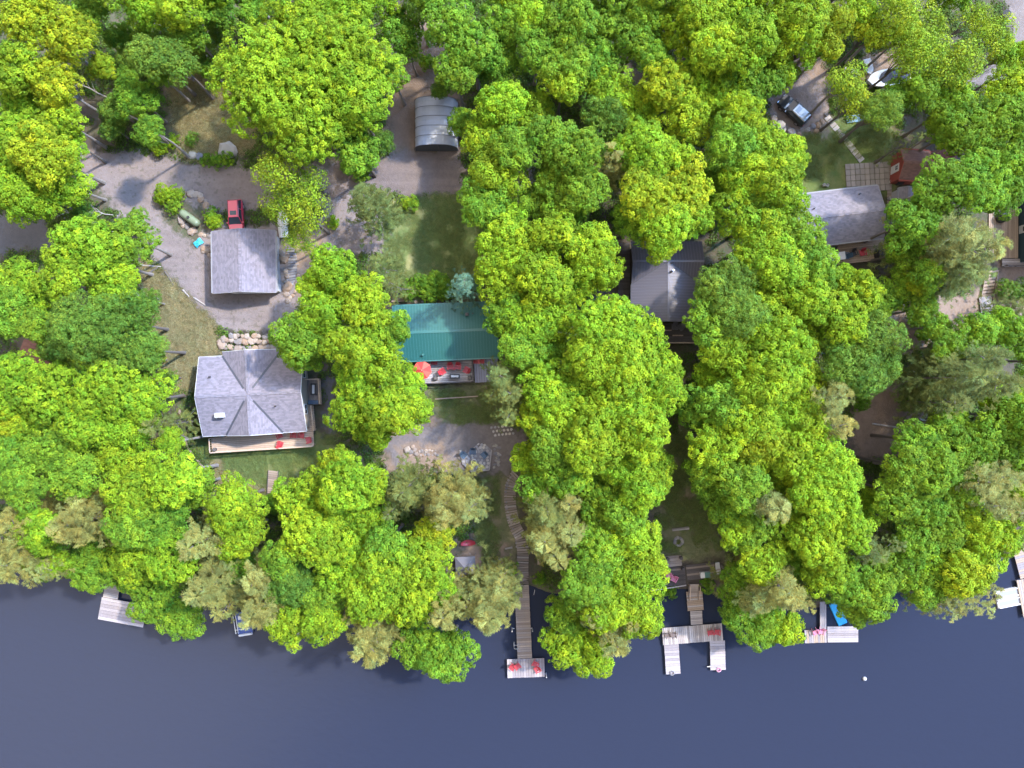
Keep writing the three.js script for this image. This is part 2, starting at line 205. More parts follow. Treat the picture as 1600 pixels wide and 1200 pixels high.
function windowOn(wall, w, h, x, y, z, turn, frameMat = M.white) {   // an opening's frame, pane and glazing bar
  const f = part('window', new THREE.ExtrudeGeometry((() => { const s = new THREE.Shape([new THREE.Vector2(-w / 2, -h / 2), new THREE.Vector2(w / 2, -h / 2), new THREE.Vector2(w / 2, h / 2), new THREE.Vector2(-w / 2, h / 2)]); const q = w / 2 - 0.08, r = h / 2 - 0.08; s.holes.push(new THREE.Path([new THREE.Vector2(-q, -r), new THREE.Vector2(-q, r), new THREE.Vector2(q, r), new THREE.Vector2(q, -r)])); return s; })(), { depth: 0.07, bevelEnabled: false }), frameMat, wall, x, y, z);
  f.rotation.y = turn; part('pane', box(w - 0.16, h - 0.16, 0.02), M.glass, f, 0, 0, 0.025); part('glazing_bar', box(0.04, h - 0.16, 0.03), frameMat, f, 0, 0, 0.05); return f;
}
function gableHouse({ name, label, category, a, b, c, gy, wall = 2.9, rise = 2, axis = 'z', roof, wallMat, over = 0.35, trim = M.trim, ribMat, ribStep = 0.42, cap, floor = 1.5 }) {
  const f = frameOf(a, b, c, gy + wall), t = thing(name, label, category, V(f.pos.x, gy, f.pos.z), f.turn), W = f.w / 2, D = f.d / 2, iw = f.w - 2 * over, id = f.d - 2 * over;
  const L = axis === 'z' ? D : W, S = axis === 'z' ? W : D, q = (s, y, l) => (axis === 'z' ? V(s, y, l) : V(l, y, s));
  const wl = part('wall', box(iw, wall + floor, id), wallMat, t, 0, (wall - floor) / 2 + 0.02, 0);
  for (const e of [-1, 1]) {   // gable ends
    const s = S - over, l = e * (L - over), k = rise * s / S; const tri = new THREE.Shape([new THREE.Vector2(-s, 0), new THREE.Vector2(s, 0), new THREE.Vector2(0, k)]);
    const g = new THREE.ExtrudeGeometry(tri, { depth: 0.12, bevelEnabled: false }); if (axis === 'x') g.rotateY(Math.PI / 2); const m = part('gable', g, wallMat, t); m.position.copy(q(0, wall + 0.02 + rise * over / S - 0.12, l - (e > 0 ? 0.12 : 0)));
  }
  for (const s of [-1, 1]) {
    const p = [q(0, wall + rise, -L), q(0, wall + rise, L), q(s * S, wall, L), q(s * S, wall, -L)]; const r = part('roof', slab(p, 0.14), roof, t);
    if (ribMat) ribs(r, p[0], p[1], p[2], p[3], ribStep, ribMat);
    part('fascia', axis === 'z' ? box(0.05, 0.2, f.d) : box(f.w, 0.2, 0.05), trim, t).position.copy(q(s * (S + 0.03), wall - 0.13, 0));
    part('gutter', axis === 'z' ? box(0.12, 0.1, f.d - 0.1) : box(f.w - 0.1, 0.1, 0.12), trim, t).position.copy(q(s * (S + 0.115), wall - 0.1, 0));
    for (const e of [-1, 1]) part('bargeboard', bar(q(0, wall + rise - 0.1, e * (L + 0.025)), q(s * S, wall - 0.1, e * (L + 0.025)), 0.05, 0.2), trim, t);
  }
  part('ridge_cap', slab([q(-0.16, wall + rise + 0.0, -L), q(-0.16, wall + rise + 0.0, L), q(0.16, wall + rise + 0.0, L), q(0.16, wall + rise + 0.0, -L)], 0.05), cap ?? roof, t).position.y = 0.02;
  return { t, wl, iw, id, W, D, f };
}
const ventPipe = (t, x, y, z, mat = M.black, r = 0.08) => part('vent_pipe', cyl(r, r, 0.6), mat, t, x, y, z);

// ---- stones
function stoneGeometry(flat = 0.7) { const g = new THREE.IcosahedronGeometry(1, 1), p = g.attributes.position, o = rr(0, 99), mem = {}; for (let i = 0; i < p.count; i++) { const v = V(p.getX(i), p.getY(i), p.getZ(i)), k = [v.x, v.y, v.z].map((q) => q.toFixed(3)).join(); const s = mem[k] ??= rr(0.76, 1.08); p.setXYZ(i, v.x * s, clamp(v.y * s, -0.8, 0.72) * flat, v.z * s); } g.computeVertexNormals(); return g; }
const STONES = [...Array(6)].map(() => stoneGeometry(0.75)), SLABS = [...Array(6)].map(() => { const n = 5 + Math.floor(rnd() * 3), pts = [...Array(n)].map((_, k) => { const a = (k + rr(-0.25, 0.25)) / n * 2 * Math.PI, r = rr(0.8, 1.08); return new THREE.Vector2(Math.cos(a) * r, Math.sin(a) * r); }); return new THREE.ExtrudeGeometry(new THREE.Shape(pts), { depth: 1, bevelEnabled: false }).rotateX(-Math.PI / 2); });
function stone(parent, px, py, r, mats = M.rock, up = 0, name = 'stone') { const p = G(px, py), m = part(name, pick(STONES), pick(mats), parent); m.position.set(p.x - parent.position.x, p.y - parent.position.y + r * 0.25 + up, p.z - parent.position.z); m.scale.set(r * rr(0.8, 1.25), r * rr(0.75, 1), r * rr(0.8, 1.25)); m.rotation.y = rr(0, 6.3); return m; }
function stoneGroup(name, label, category, list, mats) { const t = thing(name, label, category, G(list[0][0], list[0][1])); for (const [x, y, r, up] of list) stone(t, x, y, r, mats, up); return t; }
const alongLine = (pts, step, jit, r0, r1) => { const o = []; for (let k = 0; k < pts.length - 1; k++) { const [x0, y0] = pts[k], [x1, y1] = pts[k + 1], n = Math.max(1, Math.round(Math.hypot(x1 - x0, y1 - y0) / step)); for (let i = 0; i < n; i++) o.push([x0 + (x1 - x0) * i / n + rr(-jit, jit), y0 + (y1 - y0) * i / n + rr(-jit, jit), rr(r0, r1)]); } return o; };

// ---- furniture
function makeChair(mat) {   // slatted low garden chair, facing +z
  const t = new THREE.Group(); const put = (n, g, x, y, z, rx = 0) => { const m = part(n, g, mat, t, x, y, z); m.rotation.x = rx; return m; };
  for (let k = 0; k < 4; k++) put('seat_slat', box(0.54, 0.025, 0.125), 0, 0.33 - 0.02 * (3 - k), -0.2 + k * 0.145, -0.14);
  for (let k = 0; k < 5; k++) put('back_slat', box(0.105, 0.78 + 0.05 * (2 - Math.abs(k - 2)), 0.025), (k - 2) * 0.118, 0.66, -0.42, -0.42);
  put('back_brace', box(0.6, 0.06, 0.03), 0, 0.62, -0.44, -0.42);
  for (const s of [-1, 1]) { put('armrest', box(0.13, 0.025, 0.68), s * 0.35, 0.55, -0.02); put('leg', box(0.09, 0.54, 0.03), s * 0.31, 0.27, 0.25); put('leg', bar(V(s * 0.285, 0.34, 0.22), V(s * 0.285, 0.03, -0.55), 0.03, 0.1), 0, 0, 0); }
  return t;
}
const chairProto = {};
function chair(kind, pos, deg, label, group) {
  const mat = M[kind], name = 'garden_chair'; const p = chairProto[kind] ??= makeChair(mat); const c = p.clone(); c.name = numbered(name); c.position.copy(pos); c.rotation.y = deg * Math.PI / 180; c.userData = { label, category: 'chair' }; if (group) c.userData.group = group; scene.add(c); return c;
}
function loft(rings, close = true) {   // rings of equal length joined to a skin, ends capped
  const n = rings[0].length, pos = [], idx = []; rings.forEach((r) => r.forEach((p) => pos.push(p.x, p.y, p.z)));
  for (let i = 0; i < rings.length - 1; i++) for (let j = 0; j < (close ? n : n - 1); j++) { const a = i * n + j, b = i * n + (j + 1) % n, c = a + n, d = b + n; idx.push(a, c, b, b, c, d); }
  if (close) for (const [i, f] of [[0, 0], [rings.length - 1, 1]]) for (let j = 1; j < n - 1; j++) idx.push(i * n, i * n + (f ? j + 1 : j), i * n + (f ? j : j + 1));
  const g = new THREE.BufferGeometry(); g.setAttribute('position', new THREE.Float32BufferAttribute(pos, 3)); g.setIndex(idx); const q = g.toNonIndexed(); q.computeVertexNormals(); return q;
}
function makeCar(name, label, pos, turn, paint, tall = 1.62, len = 4.5, wid = 1.84) {   // nose towards +z
  const t = thing(name, label, 'car', pos, turn), L = len / 2, ring = (z, w, y0, y1, r) => { const o = []; const h = w / 2; for (const [x, y] of [[-h * 0.9, y0], [-h, y0 + 0.16], [-h, y1 - r], [-h + r * 0.7, y1], [0, y1 + 0.03], [h - r * 0.7, y1], [h, y1 - r], [h, y0 + 0.16], [h * 0.9, y0]]) o.push(V(x, y, z)); return o; };
  part('body', loft([ring(-L, wid * 0.82, 0.42, 0.84, 0.1), ring(-L + 0.12, wid * 0.93, 0.3, 0.95, 0.1), ring(-L + 0.7, wid, 0.26, 1.0, 0.1), ring(0, wid, 0.26, 1.0, 0.08), ring(L * 0.5, wid, 0.26, 1.0, 0.1), ring(L - 0.45, wid * 0.96, 0.28, 0.9, 0.14), ring(L - 0.1, wid * 0.86, 0.32, 0.76, 0.14), ring(L, wid * 0.7, 0.42, 0.64, 0.1)]), paint, t);
  const zb = -L + 0.06, zr0 = -L + 0.32, zr1 = L - 2.15, zw = L - 1.3, hb = wid / 2 - 0.06, ht = wid / 2 - 0.26, y0 = 0.99, y1 = tall;
  const cab = part('cabin', loft([[V(-hb, y0, zb), V(-ht, y1 - 0.05, zr0 - 0.04), V(ht, y1 - 0.05, zr0 - 0.04), V(hb, y0, zb)], [V(-hb, y0, zw), V(-ht, y1 - 0.05, zr1 + 0.04), V(ht, y1 - 0.05, zr1 + 0.04), V(hb, y0, zw)]]), M.glass, t);
  part('roof', loft([[V(-ht - 0.02, y1 - 0.06, zr0 - 0.05), V(-ht + 0.1, y1 + 0.01, zr0), V(ht - 0.1, y1 + 0.01, zr0), V(ht + 0.02, y1 - 0.06, zr0 - 0.05)], [V(-ht - 0.02, y1 - 0.06, zr1 + 0.05), V(-ht + 0.1, y1, zr1), V(ht - 0.1, y1, zr1), V(ht + 0.02, y1 - 0.06, zr1 + 0.05)]]), paint, t);
  part('sunroof', box(0.8, 0.02, 0.55), M.glass, t, 0, y1 + 0.02, zr1 - 0.5);
  for (const s of [-1, 1]) {
    for (const [zA, zB] of [[zr0 - 0.04, zb], [zr1 + 0.04, zw], [(zr0 + zr1) / 2, (zr0 + zr1) / 2]]) part('pillar', bar(V(s * (ht + 0.012), y1 - 0.05, zA), V(s * (hb + 0.012), y0, zB), 0.07, 0.06), paint, cab);
    part('roof_rail', bar(V(s * (ht - 0.02), y1 + 0.05, zr0), V(s * (ht - 0.02), y1 + 0.05, zr1), 0.04, 0.05), M.black, t);
    part('mirror', box(0.2, 0.14, 0.1), paint, t, s * (wid / 2 + 0.07), 1.02, zw - 0.25);
    part('headlight', box(0.36, 0.12, 0.16), M.steel, t, s * (wid / 2 - 0.36), 0.7, L - 0.12); part('tail_light', box(0.2, 0.3, 0.08), M.red, t, s * (wid / 2 - 0.2), 0.86, -L + 0.06);
    for (const z of [-L + 0.85, L - 0.9]) { const w = part('wheel', cyl(0.34, 0.34, 0.22, 20).rotateZ(Math.PI / 2), M.rubber, t, s * (wid / 2 - 0.12), 0.34, z); part('rim', cyl(0.21, 0.21, 0.02, 12).rotateZ(Math.PI / 2), M.steel, w, s * 0.115, 0, 0); }
  }
  return t;
}
function hullGeometry(len, wid, dep, n = 9) { const rings = []; for (let i = 0; i <= n; i++) { const u = i / n, w = wid / 2 * (u < 0.55 ? 0.86 + 0.14 * smooth(u / 0.4) : Math.max(0.03, Math.sqrt(1 - ((u - 0.55) / 0.45) ** 2.2))), z = -len / 2 + u * len, keel = dep * 0.35 * smooth((u - 0.6) / 0.4); rings.push([V(-w, dep, z), V(-w * 0.92, dep * 0.45 + keel * 0.5, z), V(-w * 0.5, keel * 0.8 + 0.06, z), V(0, keel, z), V(w * 0.5, keel * 0.8 + 0.06, z), V(w * 0.92, dep * 0.45 + keel * 0.5, z), V(w, dep, z)]); } return loft(rings); }
function coverGeometry(len, wid, y, hump, n = 9) { const rings = []; for (let i = 0; i <= n; i++) { const u = i / n, w = wid / 2 * (u < 0.55 ? 0.86 + 0.14 * smooth(u / 0.4) : Math.max(0.03, Math.sqrt(1 - ((u - 0.55) / 0.45) ** 2.2))), h = hump * Math.sin(Math.PI * clamp(u * 0.92 + 0.06, 0, 1)) * (0.85 + 0.15 * Math.cos(u * 22)); rings.push([-1, -0.6, -0.25, 0, 0.25, 0.6, 1].map((s) => V(s * w, y + h * (1 - Math.abs(s) ** 1.4), -len / 2 + u * len))); } return loft(rings); }

// ------------------------------------------------------------------ buildings
const gyAt = (px, py) => G(px, py).y;
{ // garage
  const gy = gyAt(395, 415), h = gableHouse({ name: 'garage', label: 'grey shingled gable garage with the red car parked behind it', category: 'garage', a: [331, 361.5], b: [430, 360], c: [431, 457], gy, wall: 2.9, rise: 1.4, axis: 'z', roof: M.shingle, wallMat: M.siding });
  const d = part('garage_door', box(4.9, 2.3, 0.06), M.white, h.t, 0, 1.2, h.id / 2 + 0.05); for (let k = 0; k < 4; k++) for (let j = 0; j < 4; j++) part('door_panel', box(1.05, 0.42, 0.03), M.white, d, -1.8 + j * 1.2, -0.84 + k * 0.56, 0.045);
  for (const z of [-1.8, 1.4]) windowOn(h.wl, 1, 0.9, h.iw / 2, 0.85, z, Math.PI / 2);
  const door = part('side_door', box(0.07, 2.05, 0.95), M.white, h.t, h.iw / 2 + 0.05, 1.05, 3); part('door_handle', box(0.06, 0.05, 0.14), M.steel, door, 0.05, 0, 0.36);
}
let houseFloor;
{ // cross-gabled house
  const gy = gyAt(400, 618), wall = 3.1, rise = 1.8; houseFloor = gy + 0.35;
  const f = frameOf([312, 558], [474, 550], [478, 674], gy + wall), t = thing('cross_gabled_house', 'large mauve-grey shingled house with four gables above the lakeside deck', 'house', V(f.pos.x, gy, f.pos.z), f.turn), W = f.w / 2, D = f.d / 2, cw = 3.55, dz = -0.75, ov = 0.4;
  const wl = part('wall', box(f.w - 2 * ov, wall + 1.6, f.d - 2 * ov), M.beige, t, 0, wall / 2 - 0.78, 0), O = V(0, wall + rise, 0), y = wall, yr = wall + rise;
  const zB = -D - 0.5, zF = D + 0.06;
  part('cross_wall', box(2 * cw - 2 * ov, wall + 1.6, 0.4), M.beige, t, 0, wall / 2 - 0.79, -D + 0.1);
  for (const s of [-1, 1]) {
    const back = [V(s * W, yr, 0), O, V(s * cw, y, -D), V(s * W, y, -D)], front = [V(s * W, yr, 0), O, V(s * cw, y, D), V(s * W, y, D)];
    part('roof', slab(back, 0.14), M.shingle, t); part('roof', slab(front, 0.14), M.shingle, t);
    part('roof', slab([O, V(0, yr, zB), V(s * cw, y, zB), V(s * cw, y, -D)], 0.14), M.shingle, t); part('roof', slab([O, V(0, yr, zF), V(s * cw, y, zF), V(s * cw, y, D)], 0.14), M.shingle, t);
    for (const e of [-1, 1]) { part('valley_flashing', bar(V(s * 0.55, yr - rise * 0.155 + 0.04, e * D * 0.155), V(s * cw, y + 0.04, e * D), 0.24, 0.05), M.valley, t); part('fascia', box(W - cw, 0.2, 0.05), M.white, t, s * (W + cw) / 2, y - 0.12, e * (D + 0.028)); part('bargeboard', bar(V(s * (W + 0.027), yr - 0.1, 0), V(s * (W + 0.027), y - 0.1, e * D), 0.05, 0.2), M.white, t); const z = e < 0 ? zB - 0.027 : zF + 0.027; part('bargeboard', bar(V(0, yr - 0.1, z), V(s * cw, y - 0.1, z), 0.05, 0.2), M.white, t); }
    part('ridge_cap', slab([V(s * 0.3, yr + 0.012, -0.14), V(s * 0.3, yr + 0.012, 0.14), V(s * W, yr + 0.012, 0.14), V(s * W, yr + 0.012, -0.14)], 0.04), M.shingleB, t).position.y = 0.012;
    const sg = new THREE.ExtrudeGeometry(new THREE.Shape([new THREE.Vector2(-D + ov, 0), new THREE.Vector2(D - ov, 0), new THREE.Vector2(0, rise * (D - ov) / D)]), { depth: 0.1, bevelEnabled: false }).rotateY(Math.PI / 2); part('gable', sg, M.beige, t, s * (W - ov) - (s > 0 ? 0.1 : 0), y - 0.1, 0);
    for (const z of [-2.4, 2.2]) windowOn(wl, 1.3, 1.2, s * (W - ov), 0.9, z, s * Math.PI / 2);
  }
  for (const [z0, z1] of [[zB, -0.3], [0.3, zF]]) part('ridge_cap', slab([V(-0.14, yr + 0.012, z0), V(0.14, yr + 0.012, z0), V(0.14, yr + 0.012, z1), V(-0.14, yr + 0.012, z1)], 0.04), M.shingleB, t).position.y = 0.012;
  for (const [z, d] of [[zB + 0.3, -1], [zF - 0.3, 1]]) part('gable', new THREE.ExtrudeGeometry(new THREE.Shape([new THREE.Vector2(-cw + ov, 0), new THREE.Vector2(cw - ov, 0), new THREE.Vector2(0, rise * (cw - ov) / cw)]), { depth: 0.1, bevelEnabled: false }), M.beige, t, 0, y - 0.1, z - (d > 0 ? 0.1 : 0));
  for (const x of [-4.2, -1.4, 1.4, 4.2]) windowOn(wl, 1.8, 1.9, x, 0.6, D - ov, 0);
  const ch = part('chimney', box(0.95, 0.9, 0.6), M.white, t, -3.7, wall + 1.25, 2.4); part('chimney_cap', box(1.15, 0.08, 0.5), M.steel, ch, 0.05, 0.5, 0); part('flue', cyl(0.12, 0.12, 0.3), M.steel, ch, 0.35, 0.62, 0);
  ventPipe(t, -4.8, wall + 1.15, -2.4); ventPipe(t, 3.2, wall + 1.4, 1.6);
}
{ // decks of that house
  const y = houseFloor; const low = gyAt(410, 705) - 0.4;
  platform('lakeside_deck', 'long pale cedar deck with red chairs under the cross-gabled house', 'deck', [329, 684], [488, 674], [492.5, 697], y, M.cedar, { railing: ['front', 'left'], railMats: M.cedar, bottom: low });
  platform('side_walkway_deck', 'narrow cedar walkway deck along the right side of cross-gabled house', 'deck', [475, 634], [490, 632.5], [493, 673], y, M.cedar, { across: 'x', railing: ['right'], railMats: M.cedar, bottom: low });
  platform('barbecue_deck', 'small brown deck with barbecue right of the cross-gabled house', 'deck', [471, 593], [501, 591.5], [503, 631.5], y - 0.005, M.aged, { railing: ['right', 'back'], railMats: M.cedar, bottom: gyAt(490, 610) - 0.4, across: 'z' });
  const b = thing('barbecue', 'silver lidded barbecue on the small brown side deck', 'barbecue', at(475, 609, y), 1.57); part('cabinet', box(1.0, 0.8, 0.5), M.black, b, 0, 0.4, 0); part('lid', new THREE.CylinderGeometry(0.3, 0.3, 0.8, 14, 1, false, 0, Math.PI).rotateZ(Math.PI / 2).rotateX(-Math.PI / 2), M.steel, b, 0, 0.8, 0); part('handle', cyl(0.02, 0.02, 0.6).rotateZ(Math.PI / 2), M.steel, b, 0, 0.95, 0.32);
  const tb = thing('dining_table', 'dark table with white runner on the small brown side deck', 'table', at(492, 608, y)); part('table_top', box(0.75, 0.04, 1.5), M.black, tb, 0, 0.72, 0); part('runner', box(0.3, 0.02, 1.1), M.white, tb, 0, 0.75, 0); for (const x of [-1, 1]) for (const z of [-1, 1]) part('leg', box(0.06, 0.7, 0.06), M.black, tb, x * 0.32, 0.35, z * 0.68);
  const bn = thing('deck_bench', 'blue-grey bench across the front of the small side deck', 'bench', at(491, 628, y)); part('seat', box(1.3, 0.06, 0.45), M.blueChair, bn, 0, 0.44, 0); part('backrest', box(1.3, 0.45, 0.05), M.blueChair, bn, 0, 0.68, 0.24); for (const x of [-1, 1]) part('leg', box(0.06, 0.42, 0.4), M.blueChair, bn, x * 0.55, 0.21, 0);
  const cs = 'red chairs on the lakeside deck';
  chair('red', at(438.5, 680.5, y), 20, 'red chair furthest left at the back of the lakeside deck', cs); chair('red', at(439.5, 693, y), 160, 'red chair beside the front railing of the lakeside deck', cs); chair('red', at(460, 680, y), 0, 'third red chair from the right on the lakeside deck', cs); chair('red', at(472, 680.5, y), -10, 'second red chair from the right on the lakeside deck', cs); chair('red', at(483, 687.5, y), -75, 'red chair in the right corner of the lakeside deck', cs);
  const pl = thing('planter_pot', 'dark round pot in the left corner of the lakeside deck', 'pot', at(337, 702, y)); part('pot', cyl(0.26, 0.2, 0.4, 14), M.black, pl, 0, 0.2, 0); part('soil', cyl(0.23, 0.23, 0.02, 14), M.bark, pl, 0, 0.405, 0);
}
let greenDeckY;
{ // green metal roof cottage
  const gy = gyAt(700, 518), h = gableHouse({ name: 'green_roof_cottage', label: 'cottage with ribbed green metal roof behind a red umbrella deck', category: 'cottage', a: [613, 478.5], b: [776, 472], c: [779.5, 558], gy, wall: 2.7, rise: 1.0, axis: 'x', roof: M.greenMetal, wallMat: M.darkWall, ribMat: M.greenRib, ribStep: 0.36, trim: M.greenRib, cap: M.greenRib });
  ventPipe(h.t, 3.5, 3.2, -2.1); ventPipe(h.t, -2.9, 2.95, 2.8, M.greenRib, 0.14); part('chimney_vent', box(0.4, 0.6, 0.4), M.black, h.t, 2.8, 3.3, -2.0);
  for (const x of [-4, -1.4, 1.4, 4]) windowOn(h.wl, 1.5, 1.5, x, 0.9, h.id / 2, 0); windowOn(h.wl, 1.2, 1, h.iw / 2, 0.9, 0, Math.PI / 2);
  const y = greenDeckY = gyAt(705, 582) + 0.75, low = gyAt(705, 590) - 0.4;
  platform('weathered_deck', 'weathered grey board deck holding the red umbrella and red chairs', 'deck', [648, 563.5], [739, 560], [740.5, 597], y, M.grey, { railing: ['front', 'right'], railMats: M.dark, bottom: low, pw: 0.3 });
  platform('blue_grey_porch', 'plain blue-grey porch at the right end of the green-roofed cottage', 'porch', [740.5, 559], [778, 557], [779, 596], y - 0.12, [std([0.22, 0.22, 0.28], 0.8), std([0.2, 0.2, 0.26], 0.8)], { bottom: low, across: 'z', pw: 0.3 });
  const cs = 'red chairs on the weathered deck';
  chair('red', at(679, 566, y), 0, 'red chair beside the cottage wall right of umbrella', cs); chair('red', at(692.5, 580, y), 120, 'red chair left of the fire table on weathered deck', cs); chair('red', at(704, 573.5, y), 5, 'left of the paired red chairs facing the fire table', cs); chair('red', at(716, 573.5, y), -5, 'right of the paired red chairs facing the fire table', cs); chair('red', at(728.5, 578, y), -115, 'red chair right of the fire table on weathered deck', cs);
  chair('red', at(745, 564.5, y - 0.12), 0, 'left red chair on the blue-grey porch', cs); chair('red', at(752, 564.5, y - 0.12), 0, 'right red chair on the blue-grey porch', cs);
  const ft = thing('fire_table', 'black rectangular fire table with white glass tray on grey deck', 'fire table', at(711, 588, y)); part('cabinet', box(1.15, 0.5, 0.5), M.black, ft, 0, 0.25, 0); part('rim', box(1.3, 0.06, 0.62), M.black, ft, 0, 0.53, 0); part('tray', box(0.95, 0.05, 0.26), M.white, ft, 0, 0.57, 0);
  const st = thing('side_table', 'small red side table between the paired red chairs', 'table', at(710, 576, y)); part('table_top', cyl(0.2, 0.2, 0.03, 12), M.red, st, 0, 0.45, 0); part('leg', cyl(0.04, 0.06, 0.44), M.red, st, 0, 0.22, 0);
  for (const [x, yy, l] of [[681, 591, 'black square planter left of the fire table'], [734, 590, 'black square planter right of the fire table']]) { const p = thing('square_planter', l, 'planter', at(x, yy, y), 0, 'planters on the weathered deck'); part('box', box(0.46, 0.5, 0.46), M.black, p, 0, 0.25, 0); part('soil', box(0.38, 0.04, 0.38), M.bark, p, 0, 0.5, 0); }
  const u = thing('patio_umbrella', 'open red patio umbrella at left of the weathered deck', 'umbrella', at(662.5, 579, y)), ht = 2.3, R = 1.2, rings = [];
  part('pole', cyl(0.025, 0.025, ht + 0.15), M.steel, u, 0, ht / 2 + 0.07, 0); part('base', cyl(0.28, 0.32, 0.1, 16), M.black, u, 0, 0.05, 0); part('finial', new THREE.SphereGeometry(0.05, 8, 6), M.white, u, 0, ht + 0.2, 0);
  for (let k = 0; k < 8; k++) { const a = k / 8 * 6.283 + 0.2, b = (k + 1) / 8 * 6.283 + 0.2, mid = (a + b) / 2; const T = V(0, ht + 0.12, 0), A = V(Math.cos(a) * R, ht - 0.38, Math.sin(a) * R), B = V(Math.cos(b) * R, ht - 0.38, Math.sin(b) * R); part('canopy_panel', slab([T, B, A], 0.012), k % 2 ? M.umbrella : std([0.58, 0.08, 0.05], 0.8), u); part('rib', bar(T.clone().setY(ht + 0.1), A.clone().setY(ht - 0.41), 0.02, 0.02), M.steel, u); }
  const rw = thing('timber_edging', 'thin pale timber edging on the lawn below weathered deck', 'edging', G(705, 621)); const a = G(680, 623.5).sub(rw.position), b = G(747, 619).sub(rw.position); part('timber', bar(a.setY(0.14), b.setY(0.14), 0.14, 0.3), M.tan[0], rw);
  const rs = thing('rock_garden_step', 'wooden step and dark bed behind the green-roofed cottage', 'step', G(622, 469)); planks(rs, 1.6, 0.5, 0.2, 0.25, M.tan); part('riser', box(1.6, 0.3, 0.46), M.tan[2], rs, 0, 0.03, 0);
  stoneGroup('rock_cluster', 'few pale stones in dark bed behind the green-roofed cottage', 'rocks', [[621, 456, 0.3], [629, 458, 0.34], [623, 463, 0.22], [633, 464, 0.2], [641, 470, 0.22], [650, 472, 0.25], [660, 472, 0.2]]);
  const ub = thing('utility_box', 'small white utility box above the maple beside the driveway', 'box', G(508.5, 407)); part('cabinet', box(0.55, 0.9, 0.45), M.white, ub, 0, 0.45, 0); part('lid', box(0.61, 0.06, 0.51), M.white, ub, 0, 0.93, 0);
}
{ // charcoal metal cottage: rear wing with its ridge along x, front wing with its ridge along z
  const gy = gyAt(1035, 445), wall = 2.8, rise = 1.3, y = wall, yr = wall + rise, f = frameOf([986, 377], [1096, 377], [1096, 503.5], gy + wall), t = thing('charcoal_cottage', 'cottage with charcoal ribbed metal roof half hidden by maples', 'cottage', V(f.pos.x, gy, f.pos.z), f.turn), W = f.w / 2, D = f.d / 2, zr = -D + 2.7, zv = -D + 5.4;
  part('wall', box(f.w - 0.8, wall + 1.8, f.d - 0.8), M.darkWall, t, 0, wall / 2 - 0.9, 0);
  const E = [V(-W, yr, zr), V(W, yr, zr)];
  const p = [[E[0], E[1], V(W, y, -D), V(-W, y, -D)]];
  let r = part('roof', slab(p[0], 0.12), M.charMetal, t); ribs(r, E[0], E[1], V(W, y, -D), V(-W, y, -D), 0.36, M.charRib);
  const X = V(0, yr, zr);
  for (const s of [-1, 1]) {
    r = part('roof', slab([V(s * W, yr, zr), X, V(s * W, y, zv)], 0.12), M.charMetal, t); for (let x = 0.36; x < W; x += 0.36) { const k = x / W; part('roof_rib', bar(V(s * x, yr + 0.015, zr), V(s * x, yr - rise * k + 0.015, zr + (zv - zr) * k), 0.06, 0.05), M.charRib, r); }
    r = part('roof', slab([X, V(0, yr, D), V(s * W, y, D), V(s * W, y, zv)], 0.12), M.charMetal, t);
    for (let z = zr + 0.36; z < D; z += 0.36) { const k = Math.min(1, (z - zr) / (zv - zr)); part('roof_rib', bar(V(0, yr + 0.015, z), V(s * W * k, yr - rise * k + 0.015, z), 0.06, 0.05), M.charRib, r); }
    part('valley_flashing', bar(V(s * 0.3, yr - rise * 0.06 + 0.03, zr + (zv - zr) * 0.06), V(s * W, y + 0.03, zv), 0.1, 0.03), M.valley, t);
    part('fascia', box(0.05, 0.2, D - zv), M.valley, t, s * (W + 0.027), y - 0.12, (D + zv) / 2);
  }
  part('ridge_cap', slab([V(-0.12, yr + 0.04, zr), V(0.12, yr + 0.04, zr), V(0.12, yr + 0.04, D), V(-0.12, yr + 0.04, D)], 0.04), M.charRib, t); part('ridge_cap', slab([V(-W, yr + 0.045, zr - 0.12), V(W, yr + 0.045, zr - 0.12), V(W, yr + 0.045, zr + 0.12), V(-W, yr + 0.045, zr + 0.12)], 0.04), M.charRib, t);
  part('gable', new THREE.ExtrudeGeometry(new THREE.Shape([new THREE.Vector2(-W + 0.4, 0), new THREE.Vector2(W - 0.4, 0), new THREE.Vector2(0, rise * 0.9)]), { depth: 0.1, bevelEnabled: false }), M.darkWall, t, 0, y - 0.1, D - 0.5);
  part('stove_pipe', cyl(0.13, 0.13, 0.9), M.steel, t, 0.5, yr + 0.2, zr + 1.2);
  const low = gyAt(1050, 530) - 0.4, dy = gyAt(1050, 520) + 0.9;
  platform('front_porch_deck', 'dark brown deck with two chairs below the charcoal-roofed cottage', 'deck', [1000, 505], [1090, 505], [1090, 537], dy, M.dark, { railing: ['front'], railMats: M.tan, bottom: low });
  platform('side_walk_deck', 'narrow dark deck along left side of the charcoal-roofed cottage', 'deck', [966, 379], [984, 379], [984, 480], dy, M.dark, { bottom: gyAt(975, 430) - 0.4 });
  chair('canvas', at(1053, 512, dy), 0, 'grey chair under the charcoal cottage eave, left of two', 'grey chairs on the dark deck'); chair('canvas', at(1062.5, 512, dy), -40, 'grey chair under the charcoal cottage eave, right of two', 'grey chairs on the dark deck');
  for (const [x, yy, l] of [[1040, 516.5, 'pale plank bench on the dark deck, nearer the cottage'], [1058, 524.5, 'pale plank bench on the dark deck, nearer the railing']]) { const b = thing('plank_bench', l, 'bench', at(x, yy, dy), 0, 'plank benches on the dark deck'); part('seat', box(1.35, 0.05, 0.16), M.tan[0], b, 0, 0.42, 0); for (const s of [-1, 1]) part('leg', box(0.06, 0.4, 0.14), M.tan[1], b, s * 0.55, 0.2, 0); }
}
let rDeck;
